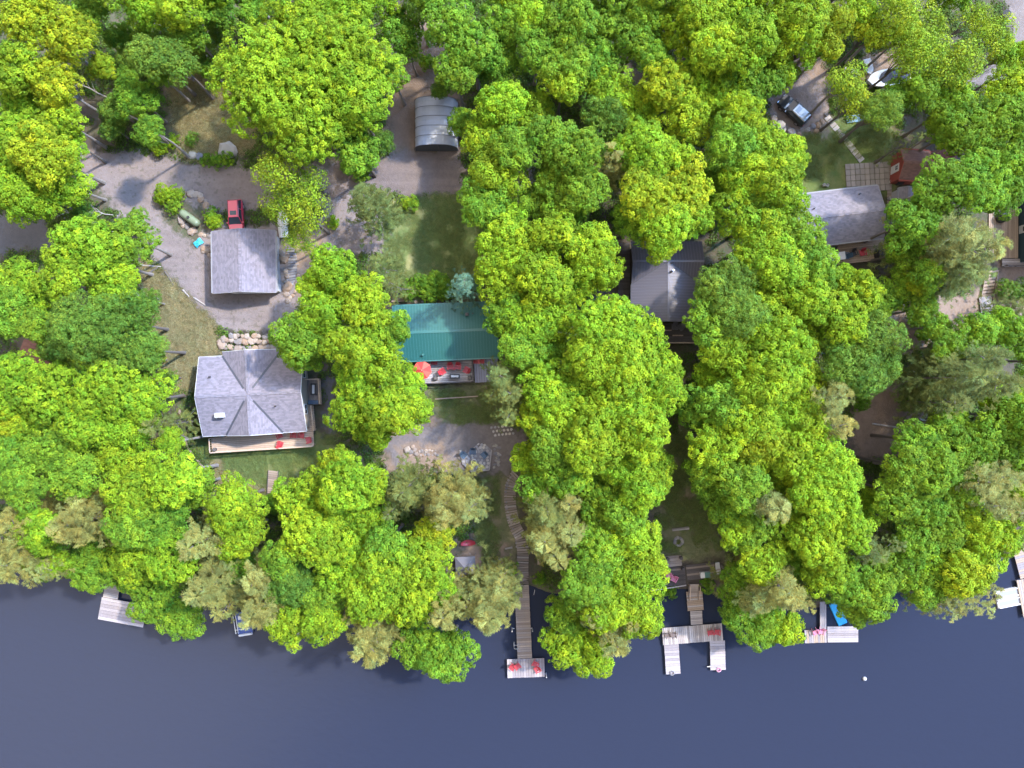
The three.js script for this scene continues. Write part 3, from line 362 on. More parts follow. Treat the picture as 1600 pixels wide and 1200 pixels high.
{ // grey shingled cottage at right
  const gy = gyAt(1300, 340), h = gableHouse({ name: 'grey_shingled_cottage', label: 'tilted grey shingled cottage between the paved patio and its deck', category: 'cottage', a: [1222, 307.5], b: [1371.5, 289.5], c: [1382, 371], gy, wall: 2.7, rise: 1.1, axis: 'x', roof: M.shingleB, wallMat: M.beige });
  ventPipe(h.t, -2.6, 3.55, -1.2); ventPipe(h.t, 3.4, 3.1, -2.4); for (const x of [-3, 0, 3]) windowOn(h.wl, 1.4, 1.2, x, 0.85, h.id / 2, 0); windowOn(h.wl, 1.1, 1, -h.iw / 2, 0.85, 0, -Math.PI / 2);
  const y = rDeck = gyAt(1335, 395) + 0.8;
  platform('wide_board_deck', 'reddish tan board deck with patio set below grey-shingled cottage', 'deck', [1281, 384], [1384, 372.5], [1387, 405], y, M.tan, { bottom: gyAt(1335, 400) - 0.5, pw: 0.28, railing: [] });
  const tb = thing('patio_table', 'white rectangular patio table on the reddish tan deck', 'table', at(1304, 402, y), 0.12); part('table_top', box(2.1, 0.04, 1.0), M.white, tb, 0, 0.72, 0); for (const x of [-1, 1]) for (const z of [-1, 1]) part('leg', box(0.06, 0.7, 0.06), M.white, tb, x * 0.9, 0.35, z * 0.4);
  const cs = 'chairs around the white patio table'; chair('black', at(1289, 404, y), 90, 'black chair at the left end of white patio table', cs); chair('black', at(1300, 394.5, y), 0, 'black chair behind the white patio table', cs); chair('blueChair', at(1319.5, 400.5, y), -90, 'blue chair at the right end of white patio table', cs);
  chair('black', at(1332.5, 397, y), 20, 'black chair between white patio table and red chair', 'single chairs on the tan deck'); chair('red', at(1346, 396.5, y), 8, 'red chair left of the covered barbecue on tan deck', 'single chairs on the tan deck');
  const b = thing('covered_barbecue', 'barbecue under black cover at right end of tan deck', 'barbecue', at(1374, 397.5, y), 0.1); const rings = []; for (const [yy, k] of [[0, 1], [0.75, 0.96], [1.05, 0.8], [1.15, 0.45]]) rings.push([...Array(12)].map((_, j) => { const a = j / 12 * 6.283; return V(Math.sign(Math.cos(a)) * Math.abs(Math.cos(a)) ** 0.6 * 0.72 * k, yy, Math.sign(Math.sin(a)) * Math.abs(Math.sin(a)) ** 0.6 * 0.75 * k); })); part('cover', loft(rings), M.black, b); part('side_shelf', box(0.14, 0.04, 1.2), M.steel, b, 0.82, 0.8, 0); part('shelf_bracket', box(0.14, 0.78, 0.06), M.steel, b, 0.82, 0.39, 0);
  const p = thing('paved_patio', 'patio of square beige pavers above the grey-shingled cottage', 'patio', G(1355, 277), 0.06); for (let i = 0; i < 9; i++) for (let j = 0; j < 5; j++) part('paver', box(0.565, 0.1, 0.685), M.concrete2[(i * 7 + j * 3) % 3], p, -2.48 + i * 0.62, 0.06 + rr(0, 0.012), -1.48 + j * 0.74);
  const w = thing('plank_walkway', 'pale board walkway from parked black car to paved patio', 'walkway', G(1322, 218)); const A = G(1291, 182).sub(w.position), B = G(1347, 252).sub(w.position), dir = B.clone().sub(A), turn = Math.atan2(dir.x, dir.z); for (let k = 0; k < 13; k++) { const q = A.clone().lerp(B, (k + 0.5) / 13); const m = part('paving_slab', box(0.78, 0.09, 0.5), M.grey[k % 3], w, q.x, q.y + 0.05, q.z); m.rotation.y = turn + rr(-0.05, 0.05); }
}
{ // red shed and what stands by it
  const gy = gyAt(1410, 262), h = gableHouse({ name: 'red_shed', label: 'red wooden shed with white door beside the paved patio', category: 'shed', a: [1407, 233], b: [1452, 236], c: [1450, 283], gy, wall: 2.35, rise: 1.0, axis: 'x', roof: M.brownRoof, wallMat: M.redWall, over: 0.12, trim: M.redWall });
  const d = part('door', box(0.06, 1.9, 1.0), M.white, h.t, -h.iw / 2 - 0.04, 1.05, 0.2); part('door_pane', box(0.03, 0.5, 0.5), M.glass, d, -0.03, 0.45, 0); part('glazing_bar', box(0.03, 0.5, 0.04), M.white, d, -0.045, 0.45, 0); part('glazing_bar', box(0.03, 0.04, 0.5), M.white, d, -0.045, 0.45, 0);
  platform('red_board_deck', 'dark red board deck running right of the red shed', 'deck', [1453, 236], [1494, 232], [1496, 262], gyAt(1470, 248) + 0.4, M.redwood, { bottom: gyAt(1470, 248) - 0.3, across: 'z', pw: 0.3 });
  const s = gableHouse({ name: 'grey_lean_shed', label: 'small grey roofed shed below the red shed', category: 'shed', a: [1405, 293], b: [1428, 293], c: [1428, 318], gy: gyAt(1415, 305), wall: 2.0, rise: 0.6, axis: 'z', roof: M.shingleB, wallMat: M.siding, over: 0.1 });
  const b = thing('rubbish_bin', 'black bin between red shed and small grey roofed shed', 'bin', G(1402, 286)); part('body', cyl(0.42, 0.34, 0.95, 14), M.black, b, 0, 0.48, 0); part('lid', cyl(0.46, 0.46, 0.07, 14), M.black, b, 0, 0.99, 0);
  for (const [x, y, l] of [[1390, 285, 'white bucket standing beside the black bin'], [1286, 290, 'left white bucket on grass above grey-shingled cottage'], [1291, 290.5, 'right white bucket on grass above grey-shingled cottage'], [1388, 311, 'white bucket right of the grey-shingled cottage wall']]) { const q = thing('bucket', l, 'bucket', G(x, y)); part('pail', new THREE.LatheGeometry([[0, 0], [0.16, 0], [0.21, 0.42], [0.19, 0.42], [0.14, 0.04], [0, 0.04]].map(([a, c]) => new THREE.Vector2(a, c)), 14), M.white, q); part('handle', new THREE.TorusGeometry(0.2, 0.012, 5, 12, Math.PI), M.steel, q, 0, 0.42, 0); }
  platform('shed_boardwalk', 'narrow plank boardwalk between grey-shingled cottage and red shed', 'boardwalk', [1385, 258], [1392, 258], [1395, 325], gyAt(1390, 290) + 0.12, M.aged, { bottom: gyAt(1390, 290) - 0.3, legs: false });
}
{ // teal house at the right edge
  const gy = gyAt(1600, 365), t = thing('teal_house', 'dark teal house with white windows at the right edge', 'house', V(at(1640, 360, gy).x, gy, at(1640, 360, gy).z)), w = 2 * (t.position.x - G(1592, 360).x), d = 8.3, wl = part('wall', box(w, 5.8, d), M.teal, t, 0, 1.9, 0);
  for (let k = 0; k < 14; k++) part('siding_board', box(0.03, 0.03, d), M.teal, t, -w / 2 - 0.01, 0.3 + k * 0.32, 0);
  windowOn(wl, 1.2, 1.4, -w / 2, 1.3, -2.4, -Math.PI / 2); windowOn(wl, 1.2, 1.4, -w / 2, 1.3, 2.2, -Math.PI / 2); const dr = part('door', box(0.06, 2.1, 1.0), M.white, t, -w / 2 - 0.04, 1.2, 0); part('door_pane', box(0.03, 1.2, 0.6), M.glass, dr, -0.03, 0.3, 0);
  for (const s of [-1, 1]) part('roof', slab([V(0, 6.6, -d / 2 - 0.3), V(0, 6.6, d / 2 + 0.3), V(s * (w / 2 + 0.3), 4.7, d / 2 + 0.3), V(s * (w / 2 + 0.3), 4.7, -d / 2 - 0.3)], 0.15), M.charMetal, t);
  const y = gy + 0.3, low = gyAt(1570, 400) - 1.5;
  platform('corner_deck', 'tan plank deck wrapping the dark teal house', 'deck', [1545, 318], [1591, 318], [1591, 403], y, M.tan, { across: 'z', railing: [], bottom: low });
  platform('lower_corner_deck', 'pale deck extension below the tan deck at right edge', 'deck', [1566, 404], [1625, 404], [1625, 417], y - 0.01, M.grey, { railing: ['front'], railMats: M.dark, bottom: low });
  const b = thing('round_grill', 'round grill under black cover on the tan corner deck', 'barbecue', at(1563, 341, y)); part('cover', new THREE.LatheGeometry([[0.001, 1.1], [0.4, 1.05], [0.62, 0.8], [0.66, 0]].map(([a, c]) => new THREE.Vector2(a, c)).reverse(), 18), M.black, b); part('handle', box(0.3, 0.05, 0.05), M.steel, b, 0, 1.12, 0);
  const s = thing('timber_stairs', 'timber stairs descending from the tan corner deck', 'stairs', G(1547, 448), 0.12); const y0 = y - s.position.y - 0.2; for (let k = 0; k < 10; k++) part('tread', box(1.5, 0.06, 0.3), M.tan[k % 4], s, 0.35 - k * 0.13, Math.max(0.12, y0 + 0.1 - k * 0.12), -1.9 + k * 0.42); for (const q of [-0.8, 0.8]) part('stringer', bar(V(0.35 + q, Math.max(0.2, y0), -2.0), V(-0.85 + q, 0.12, 2.1), 0.08, 0.26), M.tan[2], s);
  platform('stair_landing', 'pale grey landing at the foot of the timber stairs', 'landing', [1529, 465], [1548, 462], [1554, 490], gyAt(1540, 478) + 0.25, M.grey, { bottom: gyAt(1540, 478) - 0.4, across: 'x', pw: 0.35 });
}
{ // brown shed at left, carport
  const s = gableHouse({ name: 'brown_shed', label: 'shed with rusty brown roof under trees at left edge', category: 'shed', a: [37, 530], b: [88, 536], c: [83, 584], gy: gyAt(70, 556), wall: 2.3, rise: 0.7, axis: 'x', roof: M.rustRoof, wallMat: M.darkWall, over: 0.15, trim: M.darkWall }); ventPipe(s.t, 0.9, 2.9, 0.6);
  const gy = gyAt(685, 200), t = thing('tarp_carport', 'arched carport under a silver grey tarp beside the driveway', 'carport', V(at(683, 200, gy).x, gy, at(683, 200, gy).z), 0.0), W = 2.75, L = 6.0, prof = (u, r) => { const a = Math.PI * u, c = Math.cos(a), s = Math.sin(a); return V(-Math.sign(c) * Math.abs(c) ** 0.75 * W * r, Math.pow(s, 0.62) * 2.75 * r + 0.001, 0); };
  const tarp = phys([0.30, 0.31, 0.345], 0.36, { specularIntensity: 0.8, bumpMap: bumpNoise, bumpScale: 0.02 });
  for (let b = 0; b < 5; b++) { const rings = []; for (let k = 0; k <= 4; k++) { const v = k / 4, sag = 1 - 0.018 * Math.sin(Math.PI * v), ring = []; for (let j = 0; j <= 20; j++) { const p = prof(j / 20, sag); p.z = -L / 2 + (b + v) * L / 5; p.y += rr(-0.012, 0.012); ring.push(p); } rings.push(ring); } part('tarp_panel', loft(rings, false), tarp, t); }
  for (let b = 0; b <= 5; b++) { const c = new THREE.CatmullRomCurve3([...Array(15)].map((_, j) => { const p = prof(j / 14, 1.008); p.z = -L / 2 + b * L / 5; return p; })); part('hoop', new THREE.TubeGeometry(c, 24, 0.03, 5), M.canvas, t); }
  for (const e of [-1, 1]) { const ring = [...Array(15)].map((_, j) => prof(j / 14, 0.985)).map((p) => new THREE.Vector2(p.x, p.y)); part('end_curtain', new THREE.ExtrudeGeometry(new THREE.Shape(ring), { depth: 0.04, bevelEnabled: false }), std([0.05, 0.055, 0.065], 0.7), t, 0, 0, e * (L / 2 - 0.06) - 0.02); }
  part('seam', bar(V(0.95, 2.63, -L / 2), V(0.95, 2.63, L / 2), 0.05, 0.03), M.white, t); part('zip', box(0.05, 2.5, 0.03), M.canvas, t, 0.3, 1.25, L / 2);
}
// ------------------------------------------------------------------ vehicles and yard things
const carPaint = (c) => phys(c, 0.3, { clearcoat: 1, clearcoatRoughness: 0.05 });
makeCar('parked_car', 'red car parked behind the grey garage', G(372, 342), 0.06, carPaint([0.5, 0.022, 0.06]));
makeCar('parked_car', 'black car parked on gravel beside the plank walkway', G(1237, 175.5), 0.81 + Math.PI, carPaint([0.012, 0.013, 0.015]));
{ // propane tank in its rock ring
  const t = thing('propane_tank', 'green propane tank lying inside the rock ring', 'tank', G(300.5, 343), -0.62); part('vessel', new THREE.CapsuleGeometry(0.5, 2.0, 6, 18).rotateZ(Math.PI / 2), M.tank, t, 0, 0.75, 0); part('dome', cyl(0.16, 0.2, 0.18, 14), M.black, t, 0, 1.28, 0); for (const s of [-1, 1]) part('saddle', box(0.18, 0.5, 0.8), M.concrete, t, s * 0.8, 0.15, 0);
  stoneGroup('rock_ring', 'ring of tan rocks bordering the propane tank bed', 'rocks', [...alongLine([[290, 302], [300, 304], [312, 306], [320, 314], [325, 325], [333, 333]], 6, 2, 0.28, 0.5), ...alongLine([[281, 341], [288, 350], [300, 362], [312, 366], [325, 366], [328, 372]], 7, 2.5, 0.25, 0.5), [284, 345, 0.6], [302, 361, 0.55], [319, 389, 0.5], [325, 391, 0.5], [318, 393, 0.35], [328, 399, 0.3]]);
  const b = thing('blue_tarp', 'crumpled blue tarp beside the rock ring and garage', 'tarp', G(311, 380)); const g = new THREE.PlaneGeometry(1.15, 0.8, 16, 12).rotateX(-Math.PI / 2), p = g.attributes.position; for (let i = 0; i < p.count; i++) p.setY(i, 0.05 + 0.6 * fbm(p.getX(i) * 4 + 7, p.getZ(i) * 4, 3) * (1 - Math.abs(p.getX(i)) / 1.1)); g.computeVertexNormals(); g.rotateY(0.7); part('sheet', g, M.tarpBlue, b); part('core', pick(STONES), M.rock[0], b, 0, 0.1, 0).scale.setScalar(0.25);
  const bo = thing('upturned_boat', 'white upturned rowing boat under pale tree beside garage', 'boat', G(443, 349), 0.06); const hg = part('hull', hullGeometry(3.8, 1.4, 0.55).rotateZ(Math.PI), M.white, bo, 0, 0.6, 0); hg.rotation.y = Math.PI; part('keel', box(0.06, 0.08, 3.0), M.white, bo, 0, 0.58, 0);
}
stoneGroup('stone_retaining_wall', 'wall of large tan boulders above the cross-gabled house', 'stone wall', [...alongLine([[352, 541], [372, 543], [400, 543], [440, 541]], 9, 1.5, 0.4, 0.62), ...alongLine([[350, 532], [372, 533], [400, 533], [440, 533]], 8, 2, 0.38, 0.55).map((q) => [...q, 0.3]), ...alongLine([[362, 526], [390, 526], [440, 527]], 8, 2, 0.3, 0.45).map((q) => [...q, 0.5]), [348, 537, 0.7]]);
stoneGroup('rock_border', 'tan rocks beside the curved stone steps right of garage', 'rocks', [[441, 396, 0.65], [444, 405, 0.6], [449, 400, 0.4], [447, 424, 0.35], [449, 432, 0.4], [447, 440, 0.38], [450, 448, 0.7], [448, 460, 0.4], [454, 465, 0.35], [450, 470, 0.4], [458, 462, 0.3], [462, 455, 0.3], [464, 444, 0.25], [466, 430, 0.25], [464, 412, 0.25], [461, 400, 0.22]]);
{ const t = thing('curved_stone_steps', 'curved flight of dark grey steps right of the garage', 'steps', G(457, 418)); for (let k = 0; k < 14; k++) { const p = G(453 + 4.5 * Math.sin((k + 1) / 14 * 3.1), 388 + k * 4.4).sub(t.position); const m = part('step', box(1.15, 0.16, 0.28), M.greyRock[k % 3], t, p.x, p.y + 0.06, p.z); m.rotation.y = (k - 7) * 0.03 + 0.1; } }
stoneGroup('boulder_pair', 'grey boulders at the edge of dry grass above driveway', 'boulders', [[357, 236, 1.05], [347, 240, 0.6], [312, 245, 0.55], [302, 243, 0.5], [366, 241, 0.4]], M.greyRock);
stoneGroup('boulder_row', 'pale boulders around the black car parking place', 'boulders', [[1209, 186, 0.5], [1219, 200, 0.8], [1236, 208, 0.75], [1247, 212, 0.5], [1262, 203, 0.4], [1270, 198, 0.35], [1278, 196, 0.4], [1284, 190, 0.35], [1210, 194, 0.4], [1290, 179, 0.35], [1275, 205, 0.3]], [...M.rock, ...M.greyRock]);
stoneGroup('rock_pile', 'long pile of pale rocks left of the fire pit patio', 'rocks', [...alongLine([[657, 712], [672, 711], [686, 710]], 4, 1.5, 0.14, 0.26), ...alongLine([[656, 704], [668, 705], [684, 703]], 4, 1.5, 0.14, 0.26), [637, 702, 0.4], [642, 706, 0.42], [648, 703, 0.38], [645, 698, 0.35], [651, 709, 0.35], [640, 710, 0.3]]);
{ // fire pit patio
  const c = G(741, 714), t = thing('fire_pit_patio', 'round-cornered flagstone patio with timber edge around fire pit', 'patio', c), pts = [[717, 700], [724, 693], [735, 690], [756, 691], [768, 703], [764.5, 734.5], [735, 737], [722, 725]].map(([x, y]) => { const q = at(x, y, c.y + 0.15); return V(q.x - c.x, 0.14, q.z - c.z); });
  part('mortar_bed', slab(pts, 0.5), M.greyRock[0], t);
  const poly = pts.map((q) => [q.x, q.z]), spots = []; for (let k = 0; k < 2600 && spots.length < 150; k++) { const x = rr(-2.4, 2.4), z = rr(-2.2, 2.2); if (!inPoly(poly, x, z) || edgeDist(poly, x, z) < 0.17 || spots.some((s) => Math.hypot(s[0] - x, s[1] - z) < 0.37)) continue; spots.push([x, z]); const m = part('flagstone', pick(SLABS), pick(M.flag), t, x, 0.14, z); const r = rr(0.19, 0.235); m.scale.set(r, 0.05 + rr(0, 0.02), r); m.rotation.y = rr(0, 6.28); }
  for (const [i, j] of [[4, 5], [5, 6]]) part('edge_timber', bar(pts[i].clone().setY(0.12), pts[j].clone().setY(0.12), 0.12, 0.22), M.grey[1], t);
  const fr = thing('fire_ring', 'pale round fire ring on the flagstone patio', 'fire pit', at(740.5, 722, c.y + 0.2)); part('ring', new THREE.LatheGeometry([[0.27, 0], [0.42, 0], [0.42, 0.34], [0.27, 0.34], [0.27, 0.02]].map(([a, b]) => new THREE.Vector2(a, b)), 22), M.flag[2], fr); part('ash_bed', cyl(0.27, 0.27, 0.08, 16), M.black, fr, 0, 0.06, 0);
  const cs = 'dark blue chairs around the fire ring', y = c.y + 0.2; chair('blueChair', at(725.5, 711, y), 50, 'dark blue chair on left side of the flagstone patio', cs); chair('blueChair', at(739, 706, y), 0, 'dark blue chair behind the pale fire ring', cs); chair('blueChair', at(756, 711, y), -50, 'dark blue chair on right side of the flagstone patio', cs);
  stoneGroup('rock_bank', 'bank of grey rocks right of the fire pit patio', 'rocks', [...alongLine([[770, 695], [776, 700], [782, 703]], 4, 2, 0.15, 0.28), ...alongLine([[774, 704], [777, 714], [775, 724], [772, 733]], 4, 2.2, 0.16, 0.28), ...alongLine([[779, 707], [780, 718], [777, 732]], 5, 2, 0.14, 0.26)], M.greyRock);
  const st = thing('garden_steps', 'row of pale stone steps above the fire pit patio', 'steps', G(785, 671)); for (let r = 0; r < 3; r++) for (let k = 0; k < 6; k++) { const p = G(768 + k * 5.6 + r * 3, 668 - k * 0.6 + r * 6).sub(st.position); const m = part('step_stone', pick(SLABS), pick(M.flag), st, p.x, p.y, p.z); m.scale.set(0.2, 0.16, 0.2); m.rotation.y = rr(0, 6); }
}
{ // log-stepped lake path with stone edging
  const line = [[806, 742], [800, 752], [797, 765], [797, 785], [800, 805], [806, 825], [814, 840], [817, 860], [816.5, 885], [817, 911]], t = thing('lake_path_steps', 'long flight of timber steps leading down to long straight dock', 'steps', G(806, 830));
  const P = line.map(([x, y]) => G(x, y)), c = new THREE.CatmullRomCurve3(P), n = 46; for (let k = 0; k < n; k++) { const q = c.getPointAt(k / (n - 1)), d = c.getTangentAt(k / (n - 1)), m = part('timber_tread', box(k < 8 ? 1.5 : 1.55, 0.14, k % 3 === 0 ? 0.2 : 0.26), pick([...M.aged, M.grey[2]]), t, q.x - t.position.x, ground(q.x, q.z) - t.position.y + 0.06, q.z - t.position.z); m.rotation.y = Math.atan2(d.x, d.z) * (k < 8 ? 1.4 : 1) + rr(-0.04, 0.04); }
  stoneGroup('path_edging_stones', 'line of small grey stones edging left side of lake path', 'stones', [...alongLine([[800, 743], [793, 754], [790.5, 768], [790.5, 785], [794, 805], [799, 822], [806, 838], [808, 860]], 5, 0.8, 0.12, 0.22)], M.greyRock);
  stoneGroup('shore_rocks', 'pile of dark grey rocks left of the lake path', 'rocks', [[775, 880, 0.3], [780, 876, 0.35], [783, 883, 0.4], [788, 880, 0.3], [779, 888, 0.35], [787, 893, 0.45], [785, 888, 0.3], [776, 872, 0.2]], M.greyRock);
  const lg = thing('pale_log', 'short pale log lying on lawn beside lake path', 'log', G(795, 856)); part('log', cyl(0.12, 0.14, 1.0, 8).rotateZ(Math.PI / 2).rotateY(0.2), M.deadWood, lg, 0, 0.14, 0); part('stub', cyl(0.05, 0.06, 0.3, 6).rotateZ(1), M.deadWood, lg, 0.3, 0.24, 0);
  const bn = thing('shore_bench', 'narrow pale bench right of the lake path', 'bench', G(842, 874)); part('seat', box(0.4, 0.06, 1.2), M.tan[0], bn, 0, 0.42, 0); for (const s of [-1, 1]) part('leg', box(0.35, 0.4, 0.08), M.tan[1], bn, 0, 0.2, s * 0.45);
}
{ // garden stairs, pyramid canopy, red hammock
  const s = thing('garden_stairs', 'short flight of pale wooden stairs below the cross-gabled house', 'stairs', G(427, 753), -0.1); for (let k = 0; k < 11; k++) part('tread', box(1.2, 0.07, 0.22), M.tan[k % 4], s, 0, 0.5 - k * 0.045, -1.4 + k * 0.28); for (const q of [-0.64, 0.64]) part('stringer', bar(V(q, 0.45, -1.55), V(q, 0.02, 1.6), 0.07, 0.2), M.dark[0], s);
  const g = thing('pyramid_canopy', 'small grey pyramid canopy tent near the shore', 'canopy', G(729, 879), 0.05), R = 1.28, h = 2.2, T = V(-0.05, h + 0.75, 0); for (let k = 0; k < 4; k++) { const a = k * Math.PI / 2 + Math.PI / 4, b = a + Math.PI / 2, A = V(Math.cos(a) * R * 1.414, h, Math.sin(a) * R * 1.414), B = V(Math.cos(b) * R * 1.414, h, Math.sin(b) * R * 1.414); part('canopy_panel', slab([T, B, A], 0.015), M.canvas, g); part('leg', cyl(0.035, 0.035, h + 0.1, 8), M.black, g, A.x * 0.96, h / 2 - 0.07, A.z * 0.96); part('valance', bar(A.clone().setY(h - 0.1), B.clone().setY(h - 0.1), 0.02, 0.2), M.canvas, g); }
  const hm = thing('hammock', 'red hammock on a stand above the grey pyramid canopy', 'hammock', G(732, 847), 0.08); const hg = new THREE.PlaneGeometry(1.9, 0.8, 12, 6).rotateX(-Math.PI / 2), hp = hg.attributes.position; for (let i = 0; i < hp.count; i++) { const u = hp.getX(i) / 0.95, v = hp.getZ(i) / 0.4; hp.setY(i, 0.42 + 0.38 * u * u + 0.12 * v * v); hp.setZ(i, hp.getZ(i) * (1 - 0.55 * u * u)); } hg.computeVertexNormals(); part('sling', hg, M.red, hm); for (const s2 of [-1, 1]) part('stand_arm', bar(V(s2 * 1.15, 0.95, 0), V(s2 * 0.5, 0.05, 0), 0.06, 0.06), M.black, hm); part('stand_foot', bar(V(-0.6, 0.05, 0), V(0.6, 0.05, 0), 0.06, 0.06), M.black, hm); for (const s2 of [-1, 1]) part('stand_foot', box(0.06, 0.06, 0.9), M.black, hm, s2 * 0.55, 0.045, 0);
}
{ // mossy lawn: ring of stones and log
  stoneGroup('stone_fire_ring', 'small ring of stones on the mossy lakeside lawn', 'fire pit', [...Array(11)].map((_, k) => [1060 + 6 * Math.cos(k * 0.571), 846 + 6 * Math.sin(k * 0.571), rr(0.2, 0.28)]), M.greyRock);
  const l = thing('fallen_log', 'grey log lying across the mossy lakeside lawn', 'log', G(1063, 826), 0.12); part('log', cyl(0.18, 0.22, 2.2, 9).rotateZ(Math.PI / 2), M.deadWood, l, 0, 0.18, 0); part('stub', cyl(0.05, 0.07, 0.4, 6).rotateZ(0.8), M.deadWood, l, 0.5, 0.3, 0);
}
{ // top right: covered boat, dinghy, bins, wheeled thing
  const c = G(1381, 127), t = thing('covered_boat', 'white motorboat under a black cover among trees', 'boat', c, -1.48); const hl = part('hull', hullGeometry(5.4, 2.1, 0.95), M.white, t, 0, 0.35, 0); part('cover', coverGeometry(3.9, 1.85, 1.3, 0.35), std([0.035, 0.035, 0.05], 0.7), t, 0, 0.02, -0.65); part('trailer_beam', box(0.12, 0.12, 5.6), M.steel, t, 0, 0.38, 0.3); for (const s of [-1, 1]) { part('wheel', cyl(0.3, 0.3, 0.2, 14).rotateZ(Math.PI / 2), M.rubber, t, s * 0.95, 0.3, -0.6); } part('axle', box(1.9, 0.08, 0.08), M.steel, t, 0, 0.3, -0.6); t.rotation.y = -1.42;
  const d = thing('small_dinghy', 'small white dinghy above the covered white boat', 'boat', G(1355, 106), 0.25); part('hull', hullGeometry(2.0, 1.0, 0.45), M.white, d, 0, 0.0, 0); part('gunwale', box(0.9, 0.05, 1.0), M.white, d, 0, 0.47, -0.3);
  const s = thing('second_boat', 'white upturned canoe hidden in leaves left of covered boat', 'boat', G(1330, 114), 1.2); part('hull', hullGeometry(2.2, 0.95, 0.45).rotateZ(Math.PI), M.white, s, 0, 0.5, 0); part('keel', box(0.05, 0.06, 1.6), M.white, s, 0, 0.48, 0);
  const b = thing('rubbish_bin', 'black bin standing beside the top right road', 'bin', G(1564, 29)); part('body', cyl(0.5, 0.42, 1.1, 14), M.rubber, b, 0, 0.55, 0); part('lid', cyl(0.55, 0.55, 0.08, 14), M.rubber, b, 0, 1.14, 0);
  makeCar('parked_car', 'dark blue vehicle mostly hidden by leaves near top edge', G(1345, 38), 1.35, carPaint([0.03, 0.05, 0.08]), 1.5, 4.2, 1.75);
  const tp = thing('ground_tarp', 'dull blue tarp lying on grass left of deep-green tree', 'tarp', G(1338, 185), 0.1); const g = new THREE.PlaneGeometry(2.6, 1.0, 14, 8).rotateX(-Math.PI / 2), p = g.attributes.position; for (let i = 0; i < p.count; i++) p.setY(i, 0.04 + 0.16 * fbm(p.getX(i) * 2 + 3, p.getZ(i) * 2, 3)); g.computeVertexNormals(); part('sheet', g, std([0.06, 0.15, 0.20], 0.6), tp); part('weight', pick(STONES), M.greyRock[0], tp, 0.8, 0.16, 0.1).scale.setScalar(0.2);
}
// ------------------------------------------------------------------ docks and boats
const DY = 0.5;
platform('shore_ramp', 'short grey ramp joining the leftmost dock to shore', 'dock', [164, 912], [187, 916], [184, 937], DY, M.grey, {});
platform('left_platform_dock', 'wide weathered grey platform, leftmost dock on the lake', 'dock', [159.5, 933], [230, 946], [223, 980.5], DY - 0.005, M.pale, { pw: 0.45 });
platform('hidden_dock', 'pale dock mostly hidden under trees beside the small blue boat', 'dock', [424, 968], [478, 980], [474, 997], DY, M.pale, { pw: 0.4 });
{ const t = thing('pontoon_boat', 'small boat with white rails and blue floor under pine', 'boat', at(383, 972, 0), 0.16); for (const s of [-1, 1]) part('pontoon', new THREE.CapsuleGeometry(0.28, 2.6, 5, 12).rotateX(Math.PI / 2), M.steel, t, s * 0.65, 0.1, 0); part('floor', box(1.9, 0.08, 3.1), std([0.03, 0.06, 0.2], 0.6), t, 0, 0.42, 0); part('bow_bumper', new THREE.CapsuleGeometry(0.16, 1.6, 5, 12).rotateZ(Math.PI / 2), M.white, t, 0, 0.5, 1.52); for (const x of [-1.05, -0.72]) part('rail', bar(V(x, 1.0, -1.5), V(x, 1.0, 1.1), 0.07, 0.05), M.white, t); part('rail', bar(V(-1.1, 1.02, 0.6), V(0.9, 1.02, 0.6), 0.06, 0.05), M.white, t); for (const [x, z] of [[-1.05, -1.4], [-1.05, 1.05], [-0.72, -1.4], [-0.72, 1.05], [0.85, 0.6]]) part('rail_post', cyl(0.025, 0.025, 0.62, 6), M.white, t, x, 0.72, z); part('seat', box(1.2, 0.4, 0.5), M.white, t, 0.1, 0.66, -0.9); }
platform('long_dock', 'long straight weathered brown dock with white ended platform', 'dock', [803, 914.5], [825.5, 913.5], [832, 1028.5], DY, [...M.aged, M.grey[3]], { pw: 0.3 });
platform('dock_end_platform', 'pale platform at the end of the long straight dock', 'dock', [791.5, 1030.5], [850, 1028.5], [852, 1057.5], DY + 0.05, M.pale, { across: 'z', pw: 0.36 });
{ const cs = 'red chairs on the pale dock end platform', y = DY + 0.05; chair('red', at(801.5, 1041, y), 55, 'outer left red chair on pale dock end platform', cs); chair('red', at(809, 1040, y), 35, 'inner left red chair on pale dock end platform', cs); chair('red', at(836, 1036.5, y), -30, 'back right red chair on pale dock end platform', cs); chair('red', at(838.5, 1044.5, y), -65, 'front right red chair on pale dock end platform', cs);
  for (const [x, yy, l] of [[800, 980.5, 'white mooring pole left of the long straight dock'], [831.5, 980, 'white mooring pole right of the long straight dock'], [853, 1051, 'white mooring pole beside the pale dock end platform']]) { const p = thing('mooring_pole', l, 'pole', at(x, yy, 0), 0, 'white mooring poles'); part('pole', cyl(0.05, 0.05, 3.9, 8), M.white, p, 0, -0.35, 0); part('cap', new THREE.SphereGeometry(0.08, 8, 6), M.white, p, 0, 1.6, 0); part('bracket', box(0.3, 0.08, 0.08), M.steel, p, x > 815 ? -0.18 : 0.18, DY - 0.1, 0); }
  const sl = thing('swim_ladder', 'white swim ladder on left side of the long straight dock', 'ladder', at(805.5, 1006, 0)); for (const z of [-0.25, 0.25]) part('rail', new THREE.TubeGeometry(new THREE.CatmullRomCurve3([V(0.35, 0.52, z), V(0.3, 1.15, z), V(-0.12, 1.15, z), V(-0.2, 0.5, z), V(-0.2, -1, z)]), 20, 0.03, 6), M.white, sl); for (let k = 0; k < 4; k++) part('rung', box(0.08, 0.04, 0.5), M.white, sl, -0.2, 0.3 - k * 0.3, 0);
  const fp = thing('floating_pole', 'thin white pole leaning out of water right of dock', 'pole', at(834, 930, 0)); part('pole', bar(V(0.1, 1.0, -1.0), V(-0.05, -0.6, 0.5), 0.05, 0.05), M.white, fp); }
